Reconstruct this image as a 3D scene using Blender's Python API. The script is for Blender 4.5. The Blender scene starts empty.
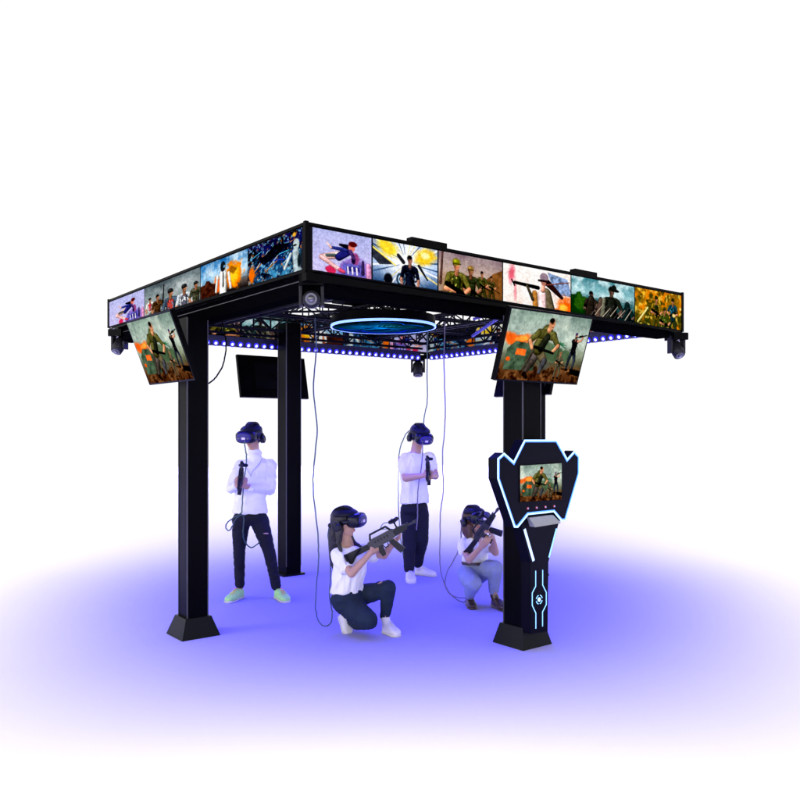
import bpy, bmesh, math, random
import numpy as np
from mathutils import Vector, Matrix, noise
random.seed(7)
C = bpy.context.scene.collection
SC = bpy.context.scene
R = math.radians
# ------------------------------------------------------------------ camera
U = 0.0065          # metres per layout unit
F = 789.0           # focal length in units of an 800-wide picture
EYE = 1.69
cam = bpy.data.objects.new('camera', bpy.data.cameras.new('camera'))
C.objects.link(cam)
cam.location = (0, 0, EYE)
cam.rotation_euler = (R(90), 0, 0)
cam.data.sensor_width = 36
cam.data.lens = 36*F/800
cam.data.shift_y = 30/800
cam.data.clip_end = 500
SC.camera = cam
# ------------------------------------------------------------------ world: white studio surround, dim above, with front fill added behind the camera
w = bpy.data.worlds.new('World'); SC.world = w; w.use_nodes = True
nt = w.node_tree; nt.nodes.clear()
def nn(t, **k):
    n = nt.nodes.new(t)
    for a, b in k.items(): setattr(n, a, b)
    return n
tc = nn('ShaderNodeTexCoord'); sp = nn('ShaderNodeSeparateXYZ'); nt.links.new(tc.outputs['Generated'], sp.inputs[0])
m1 = nn('ShaderNodeMapRange', interpolation_type='SMOOTHSTEP'); nt.links.new(sp.outputs['Z'], m1.inputs['Value'])
for i, v in zip((1, 2, 3, 4), (.50, .60, 1.06, .06)): m1.inputs[i].default_value = v
m2 = nn('ShaderNodeMapRange', interpolation_type='SMOOTHSTEP'); vd = nn('ShaderNodeVectorMath', operation='DOT_PRODUCT'); vd.inputs[1].default_value = (.62, .78, 0); nt.links.new(tc.outputs['Generated'], vd.inputs[0]); nt.links.new(vd.outputs['Value'], m2.inputs['Value'])
for i, v in zip((1, 2, 3, 4), (-.85, -.25, 1.0, 0.0)): m2.inputs[i].default_value = v
m3 = nn('ShaderNodeMapRange', interpolation_type='SMOOTHSTEP'); nt.links.new(sp.outputs['Z'], m3.inputs['Value'])
for i, v in zip((1, 2, 3, 4), (.20, .42, 1.0, 0.0)): m3.inputs[i].default_value = v
mu = nn('ShaderNodeMath', operation='MULTIPLY'); nt.links.new(m2.outputs[0], mu.inputs[0]); nt.links.new(m3.outputs[0], mu.inputs[1])
ma = nn('ShaderNodeMath', operation='MULTIPLY_ADD'); nt.links.new(mu.outputs[0], ma.inputs[0]); ma.inputs[1].default_value = 2.3; nt.links.new(m1.outputs[0], ma.inputs[2])
bg = nn('ShaderNodeBackground'); bg.inputs['Color'].default_value = (1, 1, 1, 1); nt.links.new(ma.outputs[0], bg.inputs['Strength'])
wo = nn('ShaderNodeOutputWorld'); nt.links.new(bg.outputs[0], wo.inputs['Surface'])
# ------------------------------------------------------------------ unseen spots added to whiten the floor round the machine
def aim(o, target):
    o.rotation_euler = (Vector(target)-o.location).to_track_quat('-Z', 'Y').to_euler()
def spot(loc, target, power, cone, color=(1, 1, 1), radius=.8, blend=1.0):
    l = bpy.data.lights.new('floor_fill_spot', 'SPOT'); l.energy = power; l.color = color
    l.spot_size = R(cone); l.spot_blend = blend; l.shadow_soft_size = radius
    o = bpy.data.objects.new('floor_fill_spot', l); C.objects.link(o); o.location = loc; aim(o, target)
    return o
FLOOR_FILL = [(7.0,8.0,7,80,3245),(6.1,11.5,7,80,3313),(3.5,14.1,7,80,1789),(0.0,15.0,7,80,1620),(-3.5,14.1,7,80,1789),(-6.1,11.5,7,80,3313),(-7.0,8.0,7,80,3245),(-6.1,4.5,7,80,5534),(-3.5,1.9,7,80,1602),(-0.0,1.0,7,80,5425),(3.5,1.9,7,80,1602),(6.1,4.5,7,80,5534),(-9.5,3.4,8,80,821),(-6.5,-0.2,8,80,4501),(-2.3,-2.2,8,80,3721),(2.3,-2.2,8,80,3721),(6.5,-0.2,8,80,4501),(9.5,3.4,8,80,821),(15.0,8.0,10,90,4213),(13.5,14.5,10,90,6605),(9.4,19.7,10,90,8202),(3.3,22.6,10,90,5226),(-3.3,22.6,10,90,5226),(-9.4,19.7,10,90,8202),(-13.5,14.5,10,90,6605),(-15.0,8.0,10,90,4213),(-13.5,1.5,10,90,7238),(13.5,1.5,10,90,7238),(22.0,8.0,13,100,11391),(19.8,17.5,13,100,8074),(13.7,25.2,13,100,8716),(4.9,29.4,13,100,10612),(-4.9,29.4,13,100,10612),(-13.7,25.2,13,100,8716),(-19.8,17.5,13,100,8074),(-22.0,8.0,13,100,11391),(-19.8,-1.5,13,100,12422),(19.8,-1.5,13,100,12422),(30.0,8.0,16,100,10622),(27.0,21.0,16,100,10869),(18.7,31.5,16,100,36380),(6.7,37.2,16,100,26328),(-6.7,37.2,16,100,26328),(-18.7,31.5,16,100,36380),(-27.0,21.0,16,100,10869),(-30.0,8.0,16,100,10622),(0,24,12,90,2884),(5,19,9,80,2576),(-5,19,9,80,2576),(0,2.0,5,60,1900)]
for x_, y_, h_, c_, e_ in FLOOR_FILL: spot((x_, y_, h_), (x_, y_, 0), e_, c_)
BLUE = (.045, .035, 1.0)
SC.render.engine = 'CYCLES'
SC.view_settings.view_transform = 'Standard'; SC.view_settings.look = 'None'
SC.view_settings.exposure = 0; SC.view_settings.gamma = 1
# ------------------------------------------------------------------ layout helpers
def W(X, D, z): return Vector((X*U, D*F*U, EYE+z*U))       # layout units, D = depth ratio
def at(px, py, Y): return Vector(((px-400)/F*Y, Y, EYE+(430-py)/F*Y))
# ------------------------------------------------------------------ materials
MATS = {}
def mat(name, col, rough=.5, metal=0, spec=.5, var=.12, nscale=30, bump=0, bscale=60, emit=None, estr=0, coat=0, sheen=0):
    if name in MATS: return MATS[name]
    m = bpy.data.materials.new(name); m.use_nodes = True; t = m.node_tree
    b = t.nodes['Principled BSDF']
    tcn = t.nodes.new('ShaderNodeTexCoord')
    nz = t.nodes.new('ShaderNodeTexNoise'); nz.inputs['Scale'].default_value = nscale; nz.inputs['Detail'].default_value = 5
    t.links.new(tcn.outputs['Object'], nz.inputs['Vector'])
    mx = t.nodes.new('ShaderNodeMix'); mx.data_type = 'RGBA'
    mx.inputs[6].default_value = tuple(c*(1-var) for c in col)+(1,)
    mx.inputs[7].default_value = tuple(min(1, c*(1+var)) for c in col)+(1,)
    t.links.new(nz.outputs['Fac'], mx.inputs[0]); t.links.new(mx.outputs[2], b.inputs['Base Color'])
    mr = t.nodes.new('ShaderNodeMapRange'); mr.inputs[3].default_value = max(.03, rough*.85); mr.inputs[4].default_value = min(1, rough*1.15)
    t.links.new(nz.outputs['Fac'], mr.inputs[0]); t.links.new(mr.outputs[0], b.inputs['Roughness'])
    b.inputs['Metallic'].default_value = metal; b.inputs['Specular IOR Level'].default_value = spec
    b.inputs['Coat Weight'].default_value = coat; b.inputs['Sheen Weight'].default_value = sheen
    if bump:
        n2 = t.nodes.new('ShaderNodeTexNoise'); n2.inputs['Scale'].default_value = bscale; n2.inputs['Detail'].default_value = 4
        t.links.new(tcn.outputs['Object'], n2.inputs['Vector'])
        bp = t.nodes.new('ShaderNodeBump'); bp.inputs['Strength'].default_value = bump; bp.inputs['Distance'].default_value = .01
        t.links.new(n2.outputs['Fac'], bp.inputs['Height']); t.links.new(bp.outputs[0], b.inputs['Normal'])
    if emit:
        b.inputs['Emission Color'].default_value = tuple(emit)+(1,); b.inputs['Emission Strength'].default_value = estr
    MATS[name] = m
    return m
def pic_mat():
    if 'pic' in MATS: return MATS['pic']
    m = bpy.data.materials.new('lit_picture'); m.use_nodes = True; t = m.node_tree; t.nodes.clear()
    a = t.nodes.new('ShaderNodeAttribute'); a.attribute_name = 'picture'
    e = t.nodes.new('ShaderNodeEmission'); o = t.nodes.new('ShaderNodeOutputMaterial')
    t.links.new(a.outputs['Color'], e.inputs['Color']); t.links.new(e.outputs[0], o.inputs['Surface'])
    MATS['pic'] = m; return m
BLK = mat('black_coated_metal', (.0012, .0012, .0014), .32, spec=.035, nscale=12)
BLK2 = mat('matte_black_metal', (.002, .002, .003), .55, spec=.04, nscale=20)
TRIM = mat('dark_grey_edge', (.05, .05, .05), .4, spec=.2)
BASEM = mat('base_cover_plastic', (.003, .004, .005), .35, spec=.12)
ALU = mat('brushed_aluminium', (.45, .45, .48), .35, metal=.8)
GUNM = mat('gun_polymer', (.012, .012, .012), .5, spec=.25, bump=.15, bscale=200)
GUNL = mat('worn_gun_metal', (.035, .035, .034), .45, spec=.35, var=.4, nscale=40)
HMD = mat('headset_plastic', (.004, .004, .012), .25, spec=.25)
HMDB = mat('headset_blue_face', (.02, .015, .14), .3, spec=.3, var=.4, nscale=25)
STRAPM = mat('headset_strap_rubber', (.004, .004, .006), .6, spec=.15)
LEDM = mat('lit_blue_led', (.1, .1, .8), .3, emit=(.42, .42, 1.0), estr=2.2)
LEDC = mat('lit_white_core', (.6, .6, .9), .3, emit=(.50, .55, 1.0), estr=1.9)
HALO = mat('blue_led_rim', (.02, .02, .5), .3, emit=(.03, .02, .85), estr=1.0)
STRIPB = mat('ice_blue_light_strip', (.3, .6, .9), .3, emit=(.22, .55, .95), estr=1.2)
STRIPW = mat('ice_white_light_strip', (.5, .7, .9), .3, emit=(.36, .70, 1.0), estr=1.25)
GLASS = mat('lens_glass', (.02, .02, .03), .08, spec=.8, coat=1)
# ------------------------------------------------------------------ object helpers
def link(name, me, m=None, parent=None, smooth=False):
    o = bpy.data.objects.new(name, me); C.objects.link(o)
    if m is not None: me.materials.append(m)
    if smooth:
        for p in me.polygons: p.use_smooth = True
    if parent is not None:
        o.parent = parent
        loc = Vector((0, 0, 0)); p = parent
        while p is not None:
            if p.type == 'EMPTY': loc = loc + p.location
            p = p.parent
        # children are modelled in place: undo the empty's offset once
        if parent.type == 'EMPTY': o.matrix_parent_inverse = Matrix.Translation(-loc)
    return o
def tag(o, label=None, cat=None, group=None, kind=None):
    if label: o['label'] = label
    if cat: o['category'] = cat
    if group: o['group'] = group
    if kind: o['kind'] = kind
    return o
def empty(name, loc, label, cat, group=None):
    o = bpy.data.objects.new(name, None); C.objects.link(o); o.location = loc; o.empty_display_size = .2
    return tag(o, label, cat, group)
def bm_obj(name, bm, m, parent=None, smooth=False, bevel=0):
    if bevel:
        bmesh.ops.bevel(bm, geom=[e for e in bm.edges if e.is_manifold and e.calc_face_angle(0) > .4], offset=bevel, segments=2, affect='EDGES', clamp_overlap=True)
    bmesh.ops.recalc_face_normals(bm, faces=bm.faces)
    me = bpy.data.meshes.new(name); bm.to_mesh(me); bm.free()
    return link(name, me, m, parent, smooth)
def hexa(bm, pts):                       # 8 points: bottom 4, top 4
    v = [bm.verts.new(p) for p in pts]
    for f in ((0, 3, 2, 1), (4, 5, 6, 7), (0, 1, 5, 4), (1, 2, 6, 5), (2, 3, 7, 6), (3, 0, 4, 7)): bm.faces.new([v[i] for i in f])
    return v
def box(bm, c, ax, ay, az):              # centre and three half-vectors
    c = Vector(c)
    hexa(bm, [c-ax-ay-az, c+ax-ay-az, c+ax+ay-az, c-ax+ay-az, c-ax-ay+az, c+ax-ay+az, c+ax+ay+az, c-ax+ay+az])
def frame_of(d, up=Vector((0, 0, 1))):
    d = d.normalized(); s = d.cross(up)
    if s.length < 1e-4: s = d.cross(Vector((1, 0, 0)))
    s.normalize(); return d, s, s.cross(d).normalized()
def loft(bm, rings, n=24, ex=2.0):
    L = []
    for r in rings:
        c, a, b = r[:3]; e = r[3] if len(r) > 3 else ex; ring = []
        for k in range(n):
            t = 2*math.pi*k/n; x, y = math.cos(t), math.sin(t)
            x = math.copysign(abs(x)**(2/e), x); y = math.copysign(abs(y)**(2/e), y)
            ring.append(bm.verts.new(c+a*x+b*y))
        L.append(ring)
    for i in range(len(L)-1):
        for k in range(n): bm.faces.new((L[i][k], L[i][(k+1) % n], L[i+1][(k+1) % n], L[i+1][k]))
    bm.faces.new(L[0][::-1]); bm.faces.new(L[-1])
def cyl(bm, p0, p1, r0, r1=None, n=16):
    r1 = r0 if r1 is None else r1; d, s, u = frame_of(p1-p0)
    loft(bm, [(p0, s*r0, u*r0), (p1, s*r1, u*r1)], n)
def ball(bm, c, rx, ry=None, rz=None, ax=None, seg=16):
    ry = rx if ry is None else ry; rz = rx if rz is None else rz
    M = Matrix.Identity(3) if ax is None else Matrix(ax).transposed()
    ret = bmesh.ops.create_uvsphere(bm, u_segments=seg, v_segments=seg//2+2, radius=1)
    for v in ret['verts']: v.co = Vector(c)+M @ Vector((v.co.x*rx, v.co.y*ry, v.co.z*rz))
def limb(bm, pts, n=16):                 # [(p, r), ...]
    for (p, r), (q, s) in zip(pts, pts[1:]): cyl(bm, p, q, r, s, n)
    for p, r in pts: ball(bm, p, r)
def bar(bm, p0, p1, w, h=None, up=Vector((0, 0, 1))):
    h = w if h is None else h; d, s, u = frame_of(p1-p0, up)
    box(bm, (p0+p1)/2, (p1-p0)/2, s*w/2, u*h/2)
def prism(bm, poly, M, t0, t1):          # 2-D polygon (x, y) at z t0..t1, through matrix M
    a = [bm.verts.new(M @ Vector((x, y, t0))) for x, y in poly]; b = [bm.verts.new(M @ Vector((x, y, t1))) for x, y in poly]
    n = len(poly); bm.faces.new(a[::-1]); bm.faces.new(b)
    for i in range(n): bm.faces.new((a[i], a[(i+1) % n], b[(i+1) % n], b[i]))
def spline(pts, k=10):
    P = [pts[0]*2-pts[1]]+pts+[pts[-1]*2-pts[-2]]; out = []
    for i in range(1, len(P)-2):
        a, b, c, d = P[i-1:i+3]
        for j in range(k):
            t = j/k; out.append(.5*((2*b)+(c-a)*t+(2*a-5*b+4*c-d)*t*t+(3*b-a-3*c+d)*t**3))
    out.append(pts[-1]); return out
def tube(bm, pts, r, n=8, k=10):
    P = spline(pts, k) if k else pts; prev = None; L = []; s = None
    for i, p in enumerate(P):
        d = (P[min(i+1, len(P)-1)]-P[max(i-1, 0)]).normalized()
        if s is None: _, s, u = frame_of(d)
        s = (s-d*s.dot(d)).normalized(); u = s.cross(d)
        ring = [bm.verts.new(p+(s*math.cos(2*math.pi*q/n)+u*math.sin(2*math.pi*q/n))*r) for q in range(n)]
        L.append(ring)
    for i in range(len(L)-1):
        for q in range(n): bm.faces.new((L[i][q], L[i][(q+1) % n], L[i+1][(q+1) % n], L[i+1][q]))
    bm.faces.new(L[0][::-1]); bm.faces.new(L[-1])
def fuse(name, bm, m, parent, voxel=.006, it=4, fold=0, fscale=9, stretch=(1, 1, 1)):
    """one continuous surface grown round overlapping closed pieces"""
    bmesh.ops.recalc_face_normals(bm, faces=bm.faces)
    me = bpy.data.meshes.new('tmp'); bm.to_mesh(me); bm.free()
    o = bpy.data.objects.new('tmp', me); C.objects.link(o)
    a = o.modifiers.new('r', 'REMESH'); a.mode = 'VOXEL'; a.voxel_size = voxel
    b = o.modifiers.new('s', 'SMOOTH'); b.factor = .6; b.iterations = it
    dg = bpy.context.evaluated_depsgraph_get(); dg.update()
    me2 = bpy.data.meshes.new_from_object(o.evaluated_get(dg))
    bpy.data.objects.remove(o); bpy.data.meshes.remove(me)
    me2.name = name; me2.materials.clear()
    if fold:
        nm = [v.normal.copy() for v in me2.vertices]
        for v, nrm in zip(me2.vertices, nm):
            p = Vector((v.co.x*stretch[0], v.co.y*stretch[1], v.co.z*stretch[2]))*fscale
            q = p+Vector((noise.noise(p*.6), noise.noise(p*.6+Vector((5, 5, 5))), 0))*1.2
            n1 = 1-abs(noise.noise(q))*2.6
            n2 = noise.noise(p*2.3)
            n3 = 1-abs(noise.noise(q*2.1+Vector((3, 1, 7))))*3
            v.co += nrm*fold*(n1*.55+n2*.2+n3*.22-.35)
    return link(name, me2, m, parent, True)
# ------------------------------------------------------------------ floor
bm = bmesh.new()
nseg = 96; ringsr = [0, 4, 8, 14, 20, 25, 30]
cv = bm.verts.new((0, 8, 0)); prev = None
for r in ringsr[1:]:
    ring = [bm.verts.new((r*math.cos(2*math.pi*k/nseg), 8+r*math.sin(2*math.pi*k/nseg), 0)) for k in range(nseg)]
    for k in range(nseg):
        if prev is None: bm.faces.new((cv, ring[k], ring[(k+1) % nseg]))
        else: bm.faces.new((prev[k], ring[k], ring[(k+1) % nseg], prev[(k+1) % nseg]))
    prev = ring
fl = bm_obj('floor', bm, mat('matte_glow_tinted_floor', (.39, .37, .74), .9, spec=.0, var=.02, nscale=.6))  # even lavender base colour carries part of the blue glow
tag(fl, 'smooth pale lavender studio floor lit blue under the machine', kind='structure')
# ------------------------------------------------------------------ pictures drawn as vertex colours
def fbm(h, w, s, seed, octv=4):
    rg = np.random.RandomState(seed); out = np.zeros((h, w)); amp = 1; tot = 0
    for o in range(octv):
        n = max(2, int(s*2**o)); g = rg.rand(n+2, int(n*w/h)+3)
        y = np.linspace(0, n, h); x = np.linspace(0, n*w/h, w)
        yi = y.astype(int); xi = x.astype(int); fy = (y-yi)[:, None]; fx = (x-xi)[None]
        fy = fy*fy*(3-2*fy); fx = fx*fx*(3-2*fx)
        g00 = g[yi][:, xi]; g10 = g[yi+1][:, xi]; g01 = g[yi][:, xi+1]; g11 = g[yi+1][:, xi+1]
        out += amp*((g00*(1-fy)+g10*fy)*(1-fx)+(g01*(1-fy)+g11*fy)*fx); tot += amp; amp *= .55
    return out/tot
class Cv:
    def __init__(s, w, h, seed=1):
        s.w, s.h, s.seed = w, h, seed; s.a = w/h
        s.y, s.x = np.mgrid[0:h, 0:w]; s.y = (s.y+.5)/h; s.x = (s.x+.5)/h      # y 0..1 down, x 0..aspect
        s.c = np.zeros((h, w, 3))
    def nz(s, sc, k=0): return fbm(s.h, s.w, sc, s.seed*17+k)
    def mix(s, m, col):
        m = np.clip(m, 0, 1)[..., None]; s.c = s.c*(1-m)+np.array(col)*m
    def grad(s, stops):
        for i in range(3): s.c[..., i] = np.interp(s.y, [t[0] for t in stops], [t[1][i] for t in stops])
    def cloud(s, sc, col, th=.5, soft=.2, amt=1, k=0, mask=None):
        m = np.clip((s.nz(sc, k)-th)/soft+.5, 0, 1)*amt
        s.mix(m if mask is None else m*mask, col)
    def blob(s, x, y, rx, ry, col, soft=.3, rot=0, amt=1, rag=0, k=3):
        dx, dy = s.x-x, s.y-y; cr, sr = math.cos(rot), math.sin(rot)
        d = np.sqrt(((dx*cr+dy*sr)/rx)**2+((-dx*sr+dy*cr)/ry)**2)
        if rag: d = d+(s.nz(9, k)-.5)*rag
        s.mix(np.clip((1-d)/soft+.5, 0, 1)*amt, col)
    def cap(s, x0, y0, x1, y1, r0, r1, col, sh=.35):
        dx, dy = x1-x0, y1-y0; L = dx*dx+dy*dy+1e-9
        t = np.clip(((s.x-x0)*dx+(s.y-y0)*dy)/L, 0, 1); ex = s.x-x0-t*dx; ey = s.y-y0-t*dy
        r = r0+(r1-r0)*t; d = np.sqrt(ex*ex+ey*ey)/r
        m = np.clip((1-d)*r*s.h*1.2+.5, 0, 1)[..., None]
        lit = 1+sh*np.clip((-ex*.6-ey*.8)/r, -1, 1)+(s.nz(14, 5)-.5)*.5
        lit = lit*(1-.42*np.clip((d-.62)/.38, 0, 1)) if r0*s.h > 2.2 and sh > 0 else lit
        s.c = s.c*(1-m)+np.clip(np.array(col)*lit[..., None]*1.08, 0, 1)*m
    def poly(s, pts, col, tex=.3):
        ins = np.zeros(s.x.shape, bool); n = len(pts)
        for i in range(n):
            (xa, ya), (xb, yb) = pts[i], pts[(i+1) % n]
            c = ((ya > s.y) != (yb > s.y)) & (s.x < (xb-xa)*(s.y-ya)/((yb-ya) or 1e-9)+xa); ins ^= c
        m = ins.astype(float)[..., None]
        s.c = s.c*(1-m)+np.clip(np.array(col)*(1+(s.nz(12, 7)[..., None]-.5)*tex*2), 0, 1)*m
    def sparks(s, n, col, r=.008, k=0):
        rg = random.Random(s.seed+k)
        for _ in range(n): s.blob(rg.random()*s.a, rg.random(), r*(.5+rg.random()), r*(.5+rg.random()), col, 1.2)
    def man(s, x, y, h, skin=(.72, .5, .38), top=(.35, .33, .2), bot=(.25, .24, .2), hair=(.12, .09, .07), helmet=None, lean=0, arms='gun', legs=True, vest=None, flip=1):
        f = flip; u = h
        def P(a, b): return x+(a*f+lean*(-b))*u, y+b*u
        def cap(a, b, c, r0, r1, col): s.cap(*P(*a), *P(*b), r0*u, r1*u, col) if c is None else None
        hp = (0, 0); sh = (0, -.30)
        if legs:
            cap((-.04, .02), (-.10, .24), None, .065, .05, bot); cap((-.10, .24), (-.12, .47), None, .048, .035, bot)
            cap((.05, .02), (.12, .23), None, .065, .05, bot); cap((.12, .23), (.10, .47), None, .048, .035, bot)
            cap((-.13, .48), (-.07, .49), None, .03, .03, (.08, .07, .06)); cap((.09, .48), (.15, .49), None, .03, .03, (.08, .07, .06))
        cap((0, 0), (0, -.24), None, .085, .105, top); cap((-.08, -.27), (.08, -.27), None, .06, .06, top)
        if vest: cap((0, -.05), (0, -.23), None, .06, .07, vest)
        rg = random.Random(int(x*1000)+int(h*77))
        for _ in range(16):
            bx, by = rg.uniform(-.13, .13), rg.uniform(-.28, .0); k_ = rg.choice((.45, .6, 1.5, 1.8)); cap((bx, by), (bx+rg.uniform(-.03, .03), by+rg.uniform(-.05, .05)), None, .012, .008, tuple(min(1, c_*k_) for c_ in top))
        s.blob(*P(-.006, -.445), .052*u, .056*u, hair, .3)
        cap((0, -.30), (0, -.37), None, .034, .03, tuple(c_*.75 for c_ in skin)); s.blob(*P(.008, -.415), .042*u, .055*u, skin, .25); s.blob(*P(-.022, -.40), .018*u, .045*u, tuple(c_*.7 for c_ in skin), .6)
        s.blob(*P(-.004, -.455), .046*u, .022*u, hair, .3); cap((.0, -.425), (.03, -.425), None, .005, .005, tuple(c_*.35 for c_ in skin)); cap((.01, -.385), (.03, -.385), None, .004, .004, (.5, .25, .22))
        if helmet: s.blob(*P(-.003, -.458), .060*u, .044*u, helmet, .25); s.blob(*P(-.02, -.47), .025*u, .018*u, tuple(min(1, c_*1.4) for c_ in helmet), .6); cap((-.055, -.435), (.062, -.435), None, .008, .008, tuple(c*.5 for c in helmet))
        if arms == 'gun':
            cap((-.12, -.27), (-.17, -.10), None, .042, .035, top); cap((-.17, -.10), (-.02, -.08), None, .032, .026, skin)
            cap((.12, -.27), (.20, -.13), None, .042, .034, top); cap((.20, -.13), (.13, -.07), None, .03, .025, skin)
            cap((-.15, -.16), (.10, -.06), None, .035, .03, (.10, .10, .10)); cap((.10, -.06), (.36, .03), None, .016, .012, (.07, .07, .07))
            cap((.02, -.08), (.0, .02), None, .022, .02, (.08, .08, .08))
        elif arms == 'down':
            cap((-.12, -.27), (-.17, -.08), None, .04, .033, top); cap((-.17, -.08), (-.15, .06), None, .03, .024, skin)
            cap((.12, -.27), (.17, -.08), None, .04, .033, top); cap((.17, -.08), (.15, .06), None, .03, .024, skin)
        elif arms == 'up':
            cap((.10, -.28), (.22, -.30), None, .038, .03, skin); cap((.22, -.30), (.26, -.42), None, .028, .022, skin)
            cap((-.02, -.36), (.40, -.46), None, .02, .014, (.09, .08, .08)); cap((.12, -.40), (.22, -.42), None, .03, .03, (.1, .09, .09))
def p_girl(c):
    c.grad([(0, (.66, .68, .86)), (1, (.76, .73, .90))]); c.cloud(2, (.80, .78, .93), .5, .5, .6)
    a = c.a; c.blob(a*.75, 1.0, .5, .42, (.56, .45, .75), .15, rag=.4); c.poly([(a*.55, .72), (a*.84, .70), (a*.9, .98), (a*.52, 1)], (.42, .40, .72)); c.poly([(a*.6, .78), (a*.8, .77), (a*.82, .88), (a*.6, .9)], (.24, .22, .52))
    for i in range(3): c.cap(a*(.62+.07*i), .8, a*(.63+.07*i), .95, .02, .02, (.85, .80, .93))
    c.blob(a*.36, .93, .13, .10, (.80, .22, .38), .2, rag=.6); c.cap(a*.95, .7, a*.97, 1, .07, .09, (.78, .55, .70)); c.cap(a*.86, .62, a*.86, .9, .03, .05, (.25, .2, .35))
    c.cap(a*.47, .55, a*.22, .66, .09, .065, (.90, .70, .68)); c.cap(a*.22, .66, a*.50, .90, .06, .045, (.88, .67, .67)); c.cap(a*.42, .57, a*.30, .60, .04, .04, (.32, .36, .36))
    c.cap(a*.50, .90, a*.56, .93, .05, .04, (.75, .3, .4)); c.cap(a*.62, .42, a*.48, .60, .11, .09, (.18, .18, .42)); c.cap(a*.6, .40, a*.36, .40, .05, .035, (.22, .24, .50)); c.cap(a*.36, .40, a*.30, .30, .03, .02, (.9, .72, .7))
    c.cap(a*.50, .30, a*.66, .33, .03, .07, (.12, .10, .16)); c.blob(a*.68, .33, .085, .10, (.86, .50, .45), .2); c.blob(a*.70, .24, .11, .065, (.38, .10, .12), .2)
    c.blob(a*.74, .58, .10, .14, (.60, .32, .52), .3, rag=.6); c.blob(a*.71, .62, .05, .09, (.15, .12, .25), .3); c.cap(a*.66, .42, a*.72, .58, .05, .04, (.3, .22, .42))
def p_burst(c):
    a = c.a; c.grad([(0, (.62, .66, .74)), (.5, (.72, .80, .92)), (1, (.25, .36, .52))]); c.blob(a*.5, .42, .55, .55, (.96, .97, 1), 1.1)
    for i in range(26):
        t = i*.61+c.seed; x1 = a*.5+1.3*math.cos(t); y1 = .45+1.1*math.sin(t); c.cap(a*.5+.2*math.cos(t), .45+.2*math.sin(t), x1, y1, .006, .03, [(.95, .98, 1), (.28, .38, .52), (.85, .80, .55)][i % 3], 0)
    c.blob(a*.22, .16, .30, .17, (.96, .82, .22), .6, .4, .95, .5); c.blob(a*.80, .24, .30, .20, (.94, .76, .18), .6, -.3, .95, .5); c.blob(a*.8, .2, .12, .08, (1, .96, .7), .8)
    c.poly([(0, .15), (a*.3, .55), (a*.1, .6), (0, .45)], (.25, .26, .30)); c.cap(0, .2, a*.34, .56, .02, .02, (.92, .8, .4)); c.blob(a*.23, .92, .12, .14, (.13, .14, .17), .3)
    c.blob(a*.42, .88, .13, .16, (.2, .28, .36), .2); c.blob(a*.42, .88, .08, .10, (.75, .86, .95), .2); c.blob(a*.42, .88, .05, .06, (.12, .2, .3), .2)
    c.man(a*.56, .98, 1.45, top=(.13, .14, .19), bot=(.22, .17, .14), skin=(.66, .48, .42), arms='down', legs=True); c.cap(a*.46, .45, a*.38, .30, .05, .045, (.18, .18, .2)); c.cap(a*.70, .48, a*.84, .8, .04, .02, (.16, .17, .2))
def p_battle(c):
    a = c.a; c.grad([(0, (.50, .42, .46)), (.45, (.70, .60, .55)), (.7, (.62, .46, .32)), (1, (.48, .34, .22))]); c.cloud(3, (.78, .72, .70), .5, .4, .6)
    c.poly([(a*.72, .55), (a*.85, .35), (a, .22), (a, 1), (a*.7, 1)], (.50, .34, .20)); c.cap(a*.06, 0, a*.03, .8, .03, .04, (.36, .26, .24)); c.blob(a*.5, 1.02, .9, .12, (.42, .32, .20), .3, rag=.5)
    c.man(a*.82, .80, .78, top=(.32, .29, .17), bot=(.3, .26, .16), hair=(.15, .12, .1)); c.man(a*.67, .80, .95, top=(.30, .30, .16), bot=(.25, .25, .15), hair=(.14, .12, .1))
    c.man(a*.49, 1.02, 1.55, top=(.22, .24, .16), bot=(.2, .22, .14), helmet=(.55, .44, .24), skin=(.62, .42, .32)); c.man(a*.27, 1.10, 1.95, top=(.42, .40, .20), bot=(.28, .30, .16), helmet=(.50, .50, .14), skin=(.88, .58, .44), vest=(.24, .27, .14))
def p_smoke(c):
    a = c.a; c.grad([(0, (.95, .90, .87)), (1, (.93, .84, .80))]); c.cloud(3, (.98, .97, .96), .5, .5, .7); c.blob(a*.12, .25, .08, .22, (.86, .28, .38), .9, .1, .8, .8); c.blob(a*.17, .65, .04, .3, (.90, .50, .55), .9, 0, .7, .8)
    c.poly([(a*.64, .05), (a*.95, .15), (a, .45), (a, .6), (a*.75, .6)], (.52, .60, .74), .5); c.blob(a*.95, .95, .34, .30, (.93, .40, .12), .6, 0, 1, 1.0); c.blob(a*.88, .92, .12, .10, (1, .75, .3), .8, rag=.8)
    c.cap(a*.62, .3, a*.86, .66, .10, .05, (.20, .13, .13)); c.cap(a*.6, .4, a*.98, .22, .018, .014, (.45, .27, .24)); c.cap(a*.62, .62, a*.66, 1, .15, .18, (.42, .38, .30)); c.cap(a*.45, .66, a*.46, 1, .08, .08, (.66, .46, .24)); c.cap(a*.56, .66, a*.56, 1, .12, .12, (.93, .80, .80))
    c.cap(a*.58, .42, a*.57, .55, .05, .06, (.85, .6, .52)); c.blob(a*.58, .30, .085, .12, (.70, .48, .43), .2); c.blob(a*.59, .20, .13, .12, (.58, .50, .55), .2); c.cap(a*.51, .30, a*.66, .29, .03, .03, (.16, .12, .14))
    c.cap(a*.16, .46, a*.50, .50, .04, .055, (.09, .08, .09)); c.cap(a*.12, .40, a*.16, .54, .02, .02, (.08, .07, .08)); c.cap(a*.34, .5, a*.42, .82, .035, .05, (.30, .27, .22))
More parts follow.
